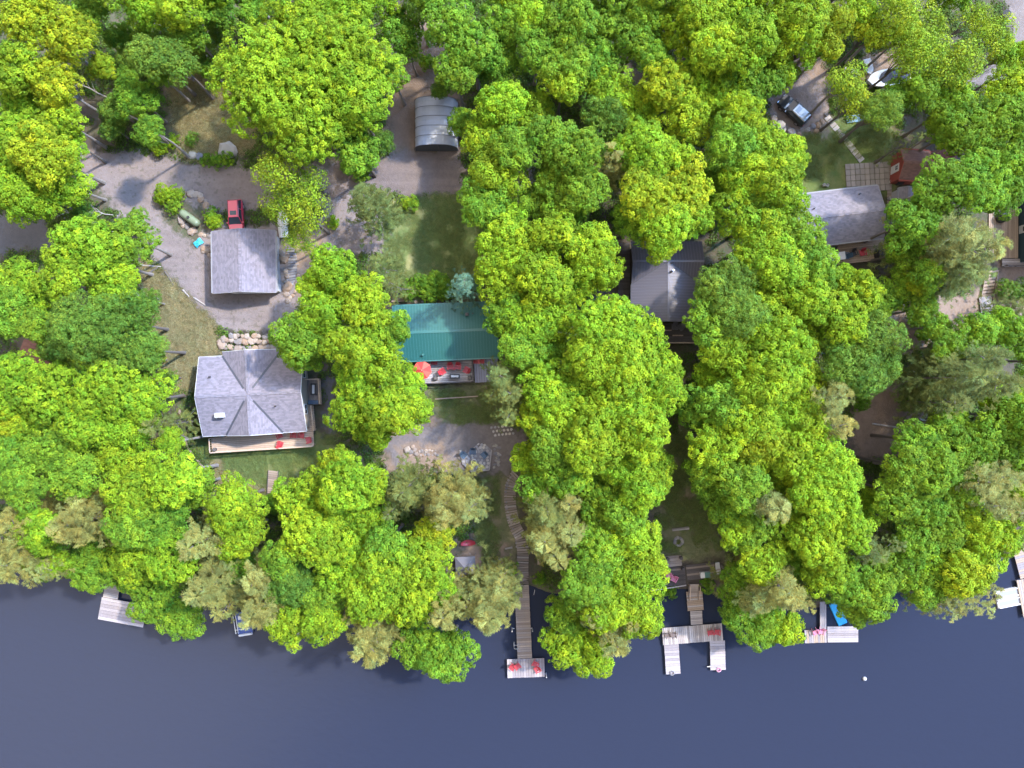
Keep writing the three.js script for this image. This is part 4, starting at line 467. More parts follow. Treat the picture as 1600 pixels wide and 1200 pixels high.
platform('u_dock_crossbar', 'wide grey crossbar of the U-shaped dock with chairs', 'dock', [1034, 981.5], [1128, 974], [1130, 1000.5], DY, M.grey, { across: 'z', pw: 0.26 });
platform('u_dock_left_finger', 'left grey finger of the U-shaped dock', 'dock', [1036.5, 1005], [1059, 1003.5], [1064.5, 1052.5], DY - 0.02, M.pale, { pw: 0.36 });
platform('u_dock_right_finger', 'right grey finger of the U-shaped dock', 'dock', [1107, 1001.5], [1130.5, 1000.8], [1136, 1046.5], DY - 0.02, M.pale, { pw: 0.36 });
platform('u_dock_gangway', 'narrow grey gangway onto the U-shaped dock', 'dock', [1078.5, 955], [1097, 954], [1098, 975.5], DY + 0.02, M.grey, {});
platform('u_dock_landing', 'pale brown landing above the narrow grey gangway', 'dock', [1073, 925], [1098, 923], [1099, 953], DY + 0.08, [M.tan[0], M.grey[1], M.tan[1]], {});
{ const s = thing('dock_steps', 'short dark steps with two handrails above dock landing', 'stairs', at(1083, 921, 0.6)); s.position.y = 0.6; for (let k = 0; k < 5; k++) part('tread', box(1.15, 0.06, 0.3), M.aged[k % 4], s, 0, 0.55 - k * 0.1, -0.7 + k * 0.32); for (const q of [-0.64, 0.64]) { part('handrail', bar(V(q, 1.3, -0.8), V(q, 0.85, 1.3), 0.07, 0.07), M.cedar[0], s); part('stringer', bar(V(q, 0.5, -0.9), V(q, 0.05, 1.0), 0.06, 0.2), M.aged[3], s); for (const [z, y] of [[-0.7, 0.62], [1.2, 0.4]]) part('rail_post', box(0.08, 1.2, 0.08), M.cedar[1], s, q, y, z); }
  const sd = gyAt(1050, 900) + 0.15; platform('shore_deck', 'dark weathered shore deck above the U-shaped dock', 'deck', [1010, 889], [1070, 884], [1072, 914], sd, M.dark.concat(M.aged[3]), { bottom: -0.5, across: 'x', pw: 0.3 });
  platform('shore_deck_wing', 'dark right wing of the shore deck holding a box', 'deck', [1071.5, 883], [1116, 878], [1119, 902], sd - 0.02, M.dark.concat(M.aged[3]), { bottom: -0.5, pw: 0.3 });
  platform('corner_bench_deck', 'small grey corner bench deck above the shore deck', 'deck', [1038, 869.5], [1064, 867], [1066, 884], sd + 0.3, M.aged, { bottom: gyAt(1050, 875) - 0.3, pw: 0.35 });
  for (const [x, y, l] of [[1062, 869.5, 'dark square post at top of corner bench deck'], [1065, 886.5, 'dark square post at foot of corner bench deck'], [1041, 871, 'dark square post at left of corner bench deck']]) { const p = thing('deck_post', l, 'post', G(x, y), 0, 'dark posts of the corner bench'); part('post', box(0.3, 1.2, 0.3), M.dark[0], p, 0, 0.5, 0); part('cap', box(0.38, 0.06, 0.38), M.dark[1], p, 0, 1.13, 0); }
  const e = thing('shore_beam', 'pale timber beam along the edge of shore deck', 'edging', at(1040, 920, 0.8)); e.position.y = 0; const A = at(1008, 924.5, 1.0).sub(e.position), B = at(1072, 914.5, 1.0).sub(e.position); part('beam', bar(A, B, 0.12, 0.12), M.grey[0], e); for (let k = 0; k < 5; k++) { const q = A.clone().lerp(B, k / 4); part('post', box(0.1, 1.5, 0.1), M.aged[2], e, q.x, 0.2, q.z); }
  chair('pink', at(1045, 899, sd), 20, 'left pink chair on the dark shore deck', 'pink chairs on the shore deck'); chair('pink', at(1052, 904, sd), -30, 'right pink chair on the dark shore deck', 'pink chairs on the shore deck');
  const bx = thing('storage_box', 'open white and green storage box on shore deck wing', 'box', at(1101, 897, sd), 0.1); part('bin', box(1.3, 0.45, 0.75), M.white, bx, 0, 0.24, 0); part('lid', box(0.75, 0.05, 0.75), std([0.05, 0.12, 0.10], 0.6), bx, 0.28, 0.5, 0);
  const cn = thing('small_canoe', 'narrow white canoe standing beside the shore deck wing', 'boat', G(1121, 889), 0.12); part('hull', hullGeometry(1.9, 0.62, 0.35), M.white, cn, 0, 0.0, 0); part('seat', box(0.5, 0.04, 0.2), M.grey[1], cn, 0, 0.37, 0);
  const cs = 'chairs on the U-shaped dock crossbar'; chair('red', at(1109, 987.5, DY), 10, 'left red chair on the U-shaped dock crossbar', cs); chair('red', at(1119.5, 987, DY), -10, 'right red chair on the U-shaped dock crossbar', cs); chair('darkChair', at(1043, 991.5, DY), 20, 'left brown chair on the U-shaped dock crossbar', cs); chair('darkChair', at(1052, 991, DY), -10, 'right brown chair on the U-shaped dock crossbar', cs);
  for (const [x, y, l] of [[1123, 1046, 'pink swim ring on right finger of U-shaped dock'], [1050, 1051, 'grey coiled ring on left finger of U-shaped dock']]) { const r = thing('swim_ring', l, 'ring', at(x, y, DY)); part('tube', new THREE.TorusGeometry(0.24, 0.08, 8, 18).rotateX(Math.PI / 2), l[0] === 'p' ? M.pink : M.canvas, r, 0, 0.08, 0); part('rope', new THREE.TorusGeometry(0.33, 0.015, 5, 18).rotateX(Math.PI / 2), M.white, r, 0, 0.09, 0); }
  const cl = thing('dock_cleat', 'white cleat hook at side of the right finger', 'cleat', at(1108.5, 1041, DY - 0.02)); part('bar', box(0.5, 0.06, 0.08), M.white, cl, -0.1, 0.14, 0); part('foot', box(0.16, 0.12, 0.1), M.white, cl, 0.05, 0.06, 0); }
platform('right_dock_walk', 'narrow pinkish dock walk left of the blue float', 'dock', [1281, 940], [1291, 940], [1291.5, 983], DY, [M.tan[0], M.pale[1]], { across: 'z', pw: 0.3 });
platform('right_dock_landing', 'pinkish dock landing with two pink chairs', 'dock', [1257, 985], [1291.5, 984], [1292, 1004], DY, [M.pale[2], M.tan[0], M.pale[1]], { across: 'z', pw: 0.3 });
platform('right_dock_platform', 'pale platform dock below the bright blue float', 'dock', [1293, 979], [1341, 978.5], [1341, 1003.5], DY - 0.01, M.pale, { pw: 0.3 });
{ chair('pink', at(1282, 986, DY), -20, 'right pink chair on the pinkish dock landing', 'pink chairs on the dock landing'); chair('pink', at(1273, 987, DY), 20, 'left pink chair on the pinkish dock landing', 'pink chairs on the dock landing');
  const f = thing('water_float', 'bright blue rectangular float moored behind right dock platform', 'float', at(1309, 958, 0), 0.42); for (let k = 0; k < 5; k++) part('tube', new THREE.CapsuleGeometry(0.14, 3.0, 5, 10).rotateX(Math.PI / 2), M.cyan, f, -0.52 + k * 0.26, 0.08, 0); part('skin', box(1.2, 0.06, 3.1), M.cyan, f, 0, 0.17, 0);
  const b = thing('mooring_buoy', 'small white buoy floating alone on the lake', 'buoy', at(1350.5, 1060, 0)); part('ball', new THREE.SphereGeometry(0.26, 16, 12), M.white, b, 0, 0.1, 0); part('ring', new THREE.TorusGeometry(0.08, 0.02, 6, 12), M.steel, b, 0, 0.4, 0); }
platform('far_right_dock_walk', 'pinkish dock walk at right edge leading to far-right platform', 'dock', [1583, 857], [1602, 852], [1613, 900], DY, [M.tan[0], M.pale[2]], { pw: 0.3 });
platform('far_right_dock', 'pinkish platform dock cut by the right edge', 'dock', [1588, 907], [1640, 897], [1652, 955], DY + 0.03, [M.tan[0], M.pale[2], M.pale[1]], { pw: 0.3, across: 'z' });
{ const t = thing('jet_ski_float', 'white double floating ramp beside the far-right dock', 'float', at(1573, 933, 0), 0.2); for (const s of [-1, 1]) { const m = part('float_cradle', box(3.1, 0.3, 1.15), M.white, t, 0, 0.18, s * 0.62); for (const z of [-1, 1]) part('side_wall', box(2.9, 0.16, 0.16), M.white, m, 0, 0.22, z * 0.46); part('channel_liner', box(2.7, 0.03, 0.6), std([0.2, 0.2, 0.22], 0.6), m, 0, 0.165, 0); } part('hinge', box(0.2, 0.2, 2.2), M.steel, t, 1.6, 0.2, 0); }
// ------------------------------------------------------------------ fallen and dead wood
function deadTree(px, py, dirDeg, len, label, lean = 0.25, r = 0.16) {
  const p = G(px, py), t = thing('dead_tree', label, 'dead tree', p), a = dirDeg * Math.PI / 180, d = V(Math.cos(a) * Math.cos(lean), Math.sin(lean), Math.sin(a) * Math.cos(lean)), stem = [];
  const c = new THREE.CatmullRomCurve3([...Array(6)].map((_, k) => d.clone().multiplyScalar(len * k / 5).add(V(rr(-0.15, 0.15) * k / 3, 0.1 + rr(-0.05, 0.1), rr(-0.15, 0.15) * k / 3))));
  const rings = []; for (let k = 0; k <= 10; k++) { const q = c.getPoint(k / 10), T = c.getTangent(k / 10), s = V(-T.z, 0, T.x).normalize(), u = T.clone().cross(s); rings.push([...Array(6)].map((_, j) => q.clone().addScaledVector(s, Math.cos(j * 1.047) * r * (1 - 0.75 * k / 10)).addScaledVector(u, Math.sin(j * 1.047) * r * (1 - 0.75 * k / 10)))); } part('trunk', loft(rings), M.deadWood, t);
  for (let k = 0; k < 9; k++) { const u = 0.35 + 0.6 * rnd(), q = c.getPoint(u), e = q.clone().add(V(d.x, 0.5 + rr(-0.2, 0.6), d.z).applyAxisAngle(V(0, 1, 0), rr(-1.3, 1.3)).multiplyScalar(len * rr(0.12, 0.26))); part('branch', bar(q, e, 0.04, 0.04), M.deadWood, t); }
}
deadTree(178, 362, 200, 6, 'bare grey fallen tree beside the left driveway bend', 0.5); deadTree(185, 338, 190, 4, 'pale fallen branch on bank left of the driveway', 0.1, 0.1); deadTree(330, 92, 215, 6.5, 'long grey fallen trunk in woods above dry clearing', 0.2); deadTree(335, 72, 232, 5, 'second grey fallen trunk above the dry clearing', 0.3, 0.12); deadTree(236, 196, 200, 5, 'pale leaning trunk left of the dry clearing', 0.35, 0.13); deadTree(180, 158, 200, 5, 'bare branching dead tree near top left corner woods', 0.6, 0.12); deadTree(1005, 0, 0, 0.5, 'short grey stub in the woods at top edge', 0.8, 0.1);
for (const [x0, y0, x1, y1, r, l] of [[248, 418, 228, 430, 0.16, 'dark log across the dry slope beside the driveway'], [212, 414, 252, 417, 0.12, 'pale log on the dry slope left of driveway'], [258, 424, 272, 446, 0.12, 'dark log edging the driveway bend'], [286, 453, 296, 464, 0.12, 'pale short log edging the driveway'], [303, 465, 321, 477, 0.1, 'pale longer log edging driveway beside the garage shadow'], [1405, 590, 1440, 572, 0.16, 'grey log lying on the bare slope at right'], [1362, 662, 1404, 668, 0.13, 'thin fallen branch across bare slope at right'], [1436, 655, 1478, 668, 0.12, 'long thin branch at right of the bare slope'], [1470, 145, 1560, 100, 0.14, 'long dark branch beside the top right road']]) { const A = G(x0, y0), B = G(x1, y1), t = thing('fallen_log', l, 'log', A.clone().lerp(B, 0.5)); A.sub(t.position); B.sub(t.position); const d = B.clone().sub(A), m = part('log', cyl(r * 0.8, r, d.length(), 8), l.includes('dark') ? M.bark : M.deadWood, t); m.position.copy(A).lerp(B, 0.5); m.position.y += r * 0.8; m.quaternion.setFromUnitVectors(V(0, 1, 0), d.normalize()); part('knot', pick(STONES), M.bark, t, A.x * 0.4, A.y * 0.4 + r * 1.5, A.z * 0.4).scale.setScalar(r * 0.5); }
{ const t = thing('timber_border', 'curved timber border left of the cross-gabled house lawn', 'edging', G(300, 700)); const L = [[281, 640], [283, 660], [287, 680], [295, 700], [306, 716], [320, 732], [332, 745]].map(([x, y]) => G(x, y).sub(t.position)); for (let k = 0; k < L.length - 1; k++) part('timber', bar(L[k].clone().add(V(0, 0.1, 0)), L[k + 1].clone().add(V(0, 0.1, 0)), 0.2, 0.24), M.tan[k % 3], t); }
// ------------------------------------------------------------------ trees
// leaf clumps: many folded leaves over a small uneven dome; each leaf has a tone of its own
function clump(nLeaves, leaf, R, up = 0.55) {
  const pos = [], col = [];  for (let k = 0; k < nLeaves; k++) {
    const th = Math.acos(1 - rnd() * 1.35), ph = rr(0, 6.283), r = R * (0.3 + 0.85 * Math.sqrt(rnd())), d = V(Math.sin(th) * Math.cos(ph), Math.cos(th) * 0.85, Math.sin(th) * Math.sin(ph)), c = d.clone().multiplyScalar(r);    const n = d.clone().lerp(V(0, 1, 0), up * rnd()).add(V(rr(-0.45, 0.45), rr(-0.1, 0.45), rr(-0.45, 0.45))).normalize();    const u = V(rr(-1, 1), rr(-1, 1), rr(-1, 1)).cross(n).normalize(), v = n.clone().cross(u), s = leaf * rr(0.7, 1.25), tone = rr(0.72, 1.22), warm = rr(0.86, 1.14);    const A = c.clone().addScaledVector(u, -s * 0.55), B = c.clone().addScaledVector(v, -s * 0.42).addScaledVector(n, s * 0.12), C = c.clone().addScaledVector(u, s * 0.6), D = c.clone().addScaledVector(v, s * 0.42).addScaledVector(n, s * 0.12);    for (const p of [A, B, C, A, C, D]) { pos.push(p.x, p.y, p.z); col.push(tone * warm, tone, tone / warm); }
  }
  const g = new THREE.BufferGeometry(); g.setAttribute('position', new THREE.Float32BufferAttribute(pos, 3)); g.setAttribute('color', new THREE.Float32BufferAttribute(col, 3)); g.computeVertexNormals(); return g;}
function spray(n, len, wid, spread) {   // a conifer branch tip: thin needles set along a few fingers, pointing +z
  const pos = [], col = [];  for (let k = 0; k < n; k++) {
    const t = Math.sqrt(rnd()), a = rr(-spread, spread) * (0.4 + 0.6 * t), c = V(Math.sin(a) * t * len, rr(-0.07, 0.07) * len - 0.12 * t * t * len, Math.cos(a) * t * len), b = a + rr(-0.9, 0.9), d = V(Math.sin(b), rr(-0.15, 0.5), Math.cos(b)).normalize(), l = len * rr(0.14, 0.26), s = V(d.z, rr(-0.4, 0.4), -d.x).normalize().multiplyScalar(wid * rr(0.7, 1.3)), tone = rr(0.68, 1.25), warm = rr(0.9, 1.12);    for (const p of [c.clone().add(s), c.clone().sub(s), c.clone().addScaledVector(d, l)]) { pos.push(p.x, p.y, p.z); col.push(tone * warm, tone, tone / warm); }
  }
  const g = new THREE.BufferGeometry(); g.setAttribute('position', new THREE.Float32BufferAttribute(pos, 3)); g.setAttribute('color', new THREE.Float32BufferAttribute(col, 3)); g.computeVertexNormals(); return g;}
const MAPLE = [...Array(4)].map(() => clump(56, 0.25, 0.5)), FINE = [...Array(3)].map(() => clump(58, 0.15, 0.42, 0.3)), SPRAY = [...Array(3)].map(() => spray(80, 1.05, 0.03, 0.42)), SPARSE = [...Array(2)].map(() => clump(26, 0.17, 0.48, 0.3));const leafMat = phys([1, 1, 1], 0.75, { vertexColors: true, transmission: 0.45, thickness: 0, specularIntensity: 0.15 });const needleMat = phys([1, 1, 1], 0.8, { vertexColors: true, transmission: 0.15, thickness: 0, specularIntensity: 0.3 });// base colours, linear
const KIND = {
  M: { rgb: [0.225, 0.35, 0.016], geo: MAPLE, dens: 24, size: 0.64, word: 'lime-green', noun: 'maple tree' }, Y: { rgb: [0.265, 0.34, 0.014], geo: MAPLE, dens: 23, size: 0.64, word: 'yellow-green', noun: 'maple tree' },
  G: { rgb: [0.16, 0.285, 0.02], geo: MAPLE, dens: 25, size: 0.62, word: 'mid-green', noun: 'broadleaf tree' }, D: { rgb: [0.135, 0.235, 0.026], geo: FINE, dens: 30, size: 0.8, word: 'deep-green', noun: 'fine-leaved tree' },
  S: { rgb: [0.225, 0.315, 0.018], geo: SPARSE, dens: 13, size: 1.05, word: 'thin pale-green', noun: 'open-crowned tree' },
  P: { rgb: [0.195, 0.20, 0.05], geo: SPRAY, dens: 17, size: 1, word: 'tan-olive', noun: 'pine tree', con: true }, O: { rgb: [0.115, 0.14, 0.033], geo: SPRAY, dens: 30, size: 0.72, word: 'dark olive', noun: 'conifer', con: true },
  B: { rgb: [0.085, 0.15, 0.085], geo: SPRAY, dens: 38, size: 0.6, word: 'blue-green', noun: 'spruce tree', con: true },
};const LANDMARK = [[380, 410, 'the grey garage'], [388, 618, 'the cross-gabled house'], [700, 518, 'the green-roofed cottage'], [1040, 445, 'the charcoal-roofed cottage'], [1305, 340, 'the grey-shingled cottage'], [1425, 255, 'the red shed'], [678, 195, 'the tarp carport'], [1236, 172, 'the black car'], [190, 945, 'the leftmost dock'], [818, 970, 'the long straight dock'], [1085, 1010, 'the U-shaped dock'], [1310, 985, 'the dock with blue float'], [742, 715, 'the stone fire pit patio'], [728, 878, 'the grey pyramid canopy'], [58, 555, 'the brown shed roof'], [1580, 930, 'the far-right dock'], [1590, 365, 'the dark teal house'], [325, 180, 'the dry grass clearing'], [300, 342, 'the green propane tank'], [20, 20, 'the top left corner'], [1570, 40, 'the top right road'], [428, 752, 'the wooden garden stairs'], [940, 20, 'the top edge middle'], [1440, 640, 'the bare slope at right'], [675, 380, 'the striped lawn'], [1378, 125, 'the covered white boat'], [30, 370, 'the left dark road'], [1070, 790, 'the mossy lakeside lawn']];const treeRecs = [];const UP = V(0, 1, 0), q4 = new THREE.Quaternion(), q5 = new THREE.Quaternion(), m4 = new THREE.Matrix4(), col = new THREE.Color();function tree(px, py, r, kind, { ry = r, h, shrub = false } = {}) {
  const K = KIND[kind]; let R = r * 88 / FOCAL, base = 3, H = 0, mid = 10, c;  H = h ?? (shrub ? R * 1.5 : K.con ? clamp(7 + R * 2.6, 7, 18) : clamp(6.5 + R * 1.75 + rr(-2, 2.5), 7, 17.5));  for (let k = 0; k < 6; k++) { const crownHalf = Math.min(H * 0.45, R * (K.con ? 1.0 : 0.78)); mid = base + H - crownHalf; c = at(px, py, mid); R = r * (CAM_Y - mid) / FOCAL; base = Math.max(-0.3, ground(c.x, c.z)); }
  const RZ = R * ry / r, HH = Math.min(H * 0.45, R * (K.con ? 1.0 : 0.78)), cy = H - HH;   // crown half height, crown centre above base
  const t = thing(shrub ? 'shrub' : K.con ? 'conifer_tree' : K.noun === 'maple tree' ? 'maple_tree' : 'broadleaf_tree', '', shrub ? 'shrub' : 'tree', V(c.x, base, c.z), 0, shrub ? 'shrubs around the cottages' : K.con ? 'conifers along the lake and yards' : K.noun === 'maple tree' ? 'maples of the shoreline wood' : 'broadleaf trees of the shoreline wood');  treeRecs.push({ t, px, py, r, K, shrub });  const xf = [];  const hue = rr(-0.06, 0.06), lum = rr(0.92, 1.08);  const put = (p, dir, s, tint) => xf.push([p, dir, s, tint]);  const tips = [];  if (K.con) {
    const levels = Math.max(4, Math.round(H / 1.1)), total = K.dens * R * RZ * 1.7, lean = rr(0, 6.28);    for (let l = 0; l < levels; l++) {
      const u = l / (levels - 1), y = H * (0.22 + 0.78 * u), reach = Math.pow(1 - u, 0.75) * rr(0.9, 1.1) + 0.06, nb = Math.round(5 + 4 * (1 - u));      for (let b = 0; b < nb; b++) {
        const az = lean + l * 2.4 + (b + rr(-0.3, 0.3)) / nb * 6.283, len = reach * rr(0.42, 1.28), n = Math.max(2, Math.round(total / levels / nb * 1.35 * (0.35 + reach)));        const tint = rr(0.68, 1.32);        for (let k = 0; k < n; k++) { const s = Math.pow((k + rr(0, 1)) / n, 0.62), a = az + rr(-0.16, 0.16) * (0.5 + s); const p = V(Math.cos(a) * R * len * s, y - HH * 0.12 * s * s + rr(-0.3, 0.45), Math.sin(a) * RZ * len * s); put(p, a, rr(0.75, 1.2) * K.size * clamp(R / 3, 0.5, 1.1), tint); }
        if (b % 2 === 0 && !shrub) tips.push([V(0, y - 0.5, 0), V(Math.cos(az) * R * len * 0.85, y - HH * 0.1, Math.sin(az) * RZ * len * 0.85)]);      }
    }
  } else {
    const nl = Math.max(4, Math.round(6 + R * 3)), lobes = [];    for (let k = 0; k < nl; k++) { const u = (k + 0.5) / nl, th = Math.acos(1 - 1.12 * u), ph = k * 2.39996 + rr(-0.35, 0.35), q = rr(0.42, 0.80); lobes.push([V(Math.sin(th) * Math.cos(ph) * R * q, cy + Math.cos(th) * HH * q * rr(0.75, 1.1), Math.sin(th) * Math.sin(ph) * RZ * q), Math.max(0.55, Math.min(R, RZ) * rr(0.20, 0.38)), rr(0.82, 1.16), rr(-0.1, 0.1)]); }
    const total = K.dens * R * RZ * 1.25, area = lobes.reduce((s, l) => s + l[1] * l[1], 0), sp = clamp(R / 2.6, 0.55, 1);    for (const [lc, lr, tone] of lobes) {
      const n = Math.max(6, Math.round(total * lr * lr / area / (sp * sp)));      for (let k = 0; k < n; k++) { const th = Math.acos(1 - 1.3 * ((k + 0.5) / n)), ph = k * 2.39996 + rr(-0.3, 0.3), d = V(Math.sin(th) * Math.cos(ph), Math.cos(th), Math.sin(th) * Math.sin(ph)), p = lc.clone().addScaledVector(d.clone().multiply(V(1, 0.85, 1)), lr * (0.62 + 0.72 * Math.sqrt(rnd()))); if (p.y < 0.15) p.y = 0.15; put(p, d, rr(0.6, 1.35) * K.size * sp, tone * rr(0.72, 1.26)); }
      tips.push([V(0, Math.max(0.3, lc.y * 0.55), 0), lc]);    }
  }
  const crown = new THREE.InstancedMesh(pick(K.geo), K.con ? needleMat : leafMat, xf.length); crown.name = shrub ? 'foliage' : 'crown'; crown.userData = { kind: 'stuff' }; crown.castShadow = crown.receiveShadow = true;  xf.forEach(([p, dir, s, tint], i) => {
    if (K.con) q4.setFromAxisAngle(UP, Math.PI / 2 - dir + rr(-0.5, 0.5)).multiply(q5.setFromAxisAngle(V(1, 0, 0), rr(-0.6, 0.3))); else { q4.setFromUnitVectors(UP, dir.clone().lerp(UP, 0.35).normalize()); q4.multiply(q5.setFromAxisAngle(UP, rr(0, 6.283))); }
    m4.compose(p, q4, K.con ? V(s, s * rr(0.85, 1.15), s) : V(s * rr(0.75, 1.4), s * rr(0.65, 1.1), s * rr(0.75, 1.4))); crown.setMatrixAt(i, m4);    const w = hue + rr(-0.11, 0.11) + (K.con ? 0 : (tint - 1) * 0.22), f = lum * tint; crown.setColorAt(i, col.setRGB(K.rgb[0] * f * (1 + 1.3 * w), K.rgb[1] * f, K.rgb[2] * f * (1 - w)));  });  t.add(crown);  // trunk: a tapered, slightly bent stem; limbs reach into the crown
  const rad = shrub ? 0.05 : 0.07 + H * 0.0085, top = K.con ? H * 0.7 : cy + HH * 0.3, bx = rr(-0.25, 0.25), bz = rr(-0.25, 0.25), rings = [];  for (let k = 0; k <= 6; k++) { const u = k / 6, w = rad * (1.25 - 1.0 * u) * (k === 0 ? 1.3 : 1), y = -0.35 + (top + 0.35) * u, ring = []; for (let j = 0; j < 7; j++) ring.push(V(bx * Math.sin(u * 3) + Math.cos(j / 7 * 6.283) * w, y, bz * Math.sin(u * 3) + Math.sin(j / 7 * 6.283) * w)); rings.push(ring); }
  const trunk = part('trunk', loft(rings), K.con ? M.bark : rnd() < 0.5 ? M.paleBark : M.bark, t);  const every = Math.ceil(tips.length / 9);  if (!shrub) tips.filter((_, i) => i % every === 0).forEach(([a, b]) => { const d = b.clone().sub(a), L = d.length(); const g = cyl(rad * 0.12, rad * 0.45, L, 5); const m = part('limb', g, trunk.material, trunk); m.position.copy(a).addScaledVector(d, 0.5); m.quaternion.setFromUnitVectors(UP, d.normalize()); });  return t;}
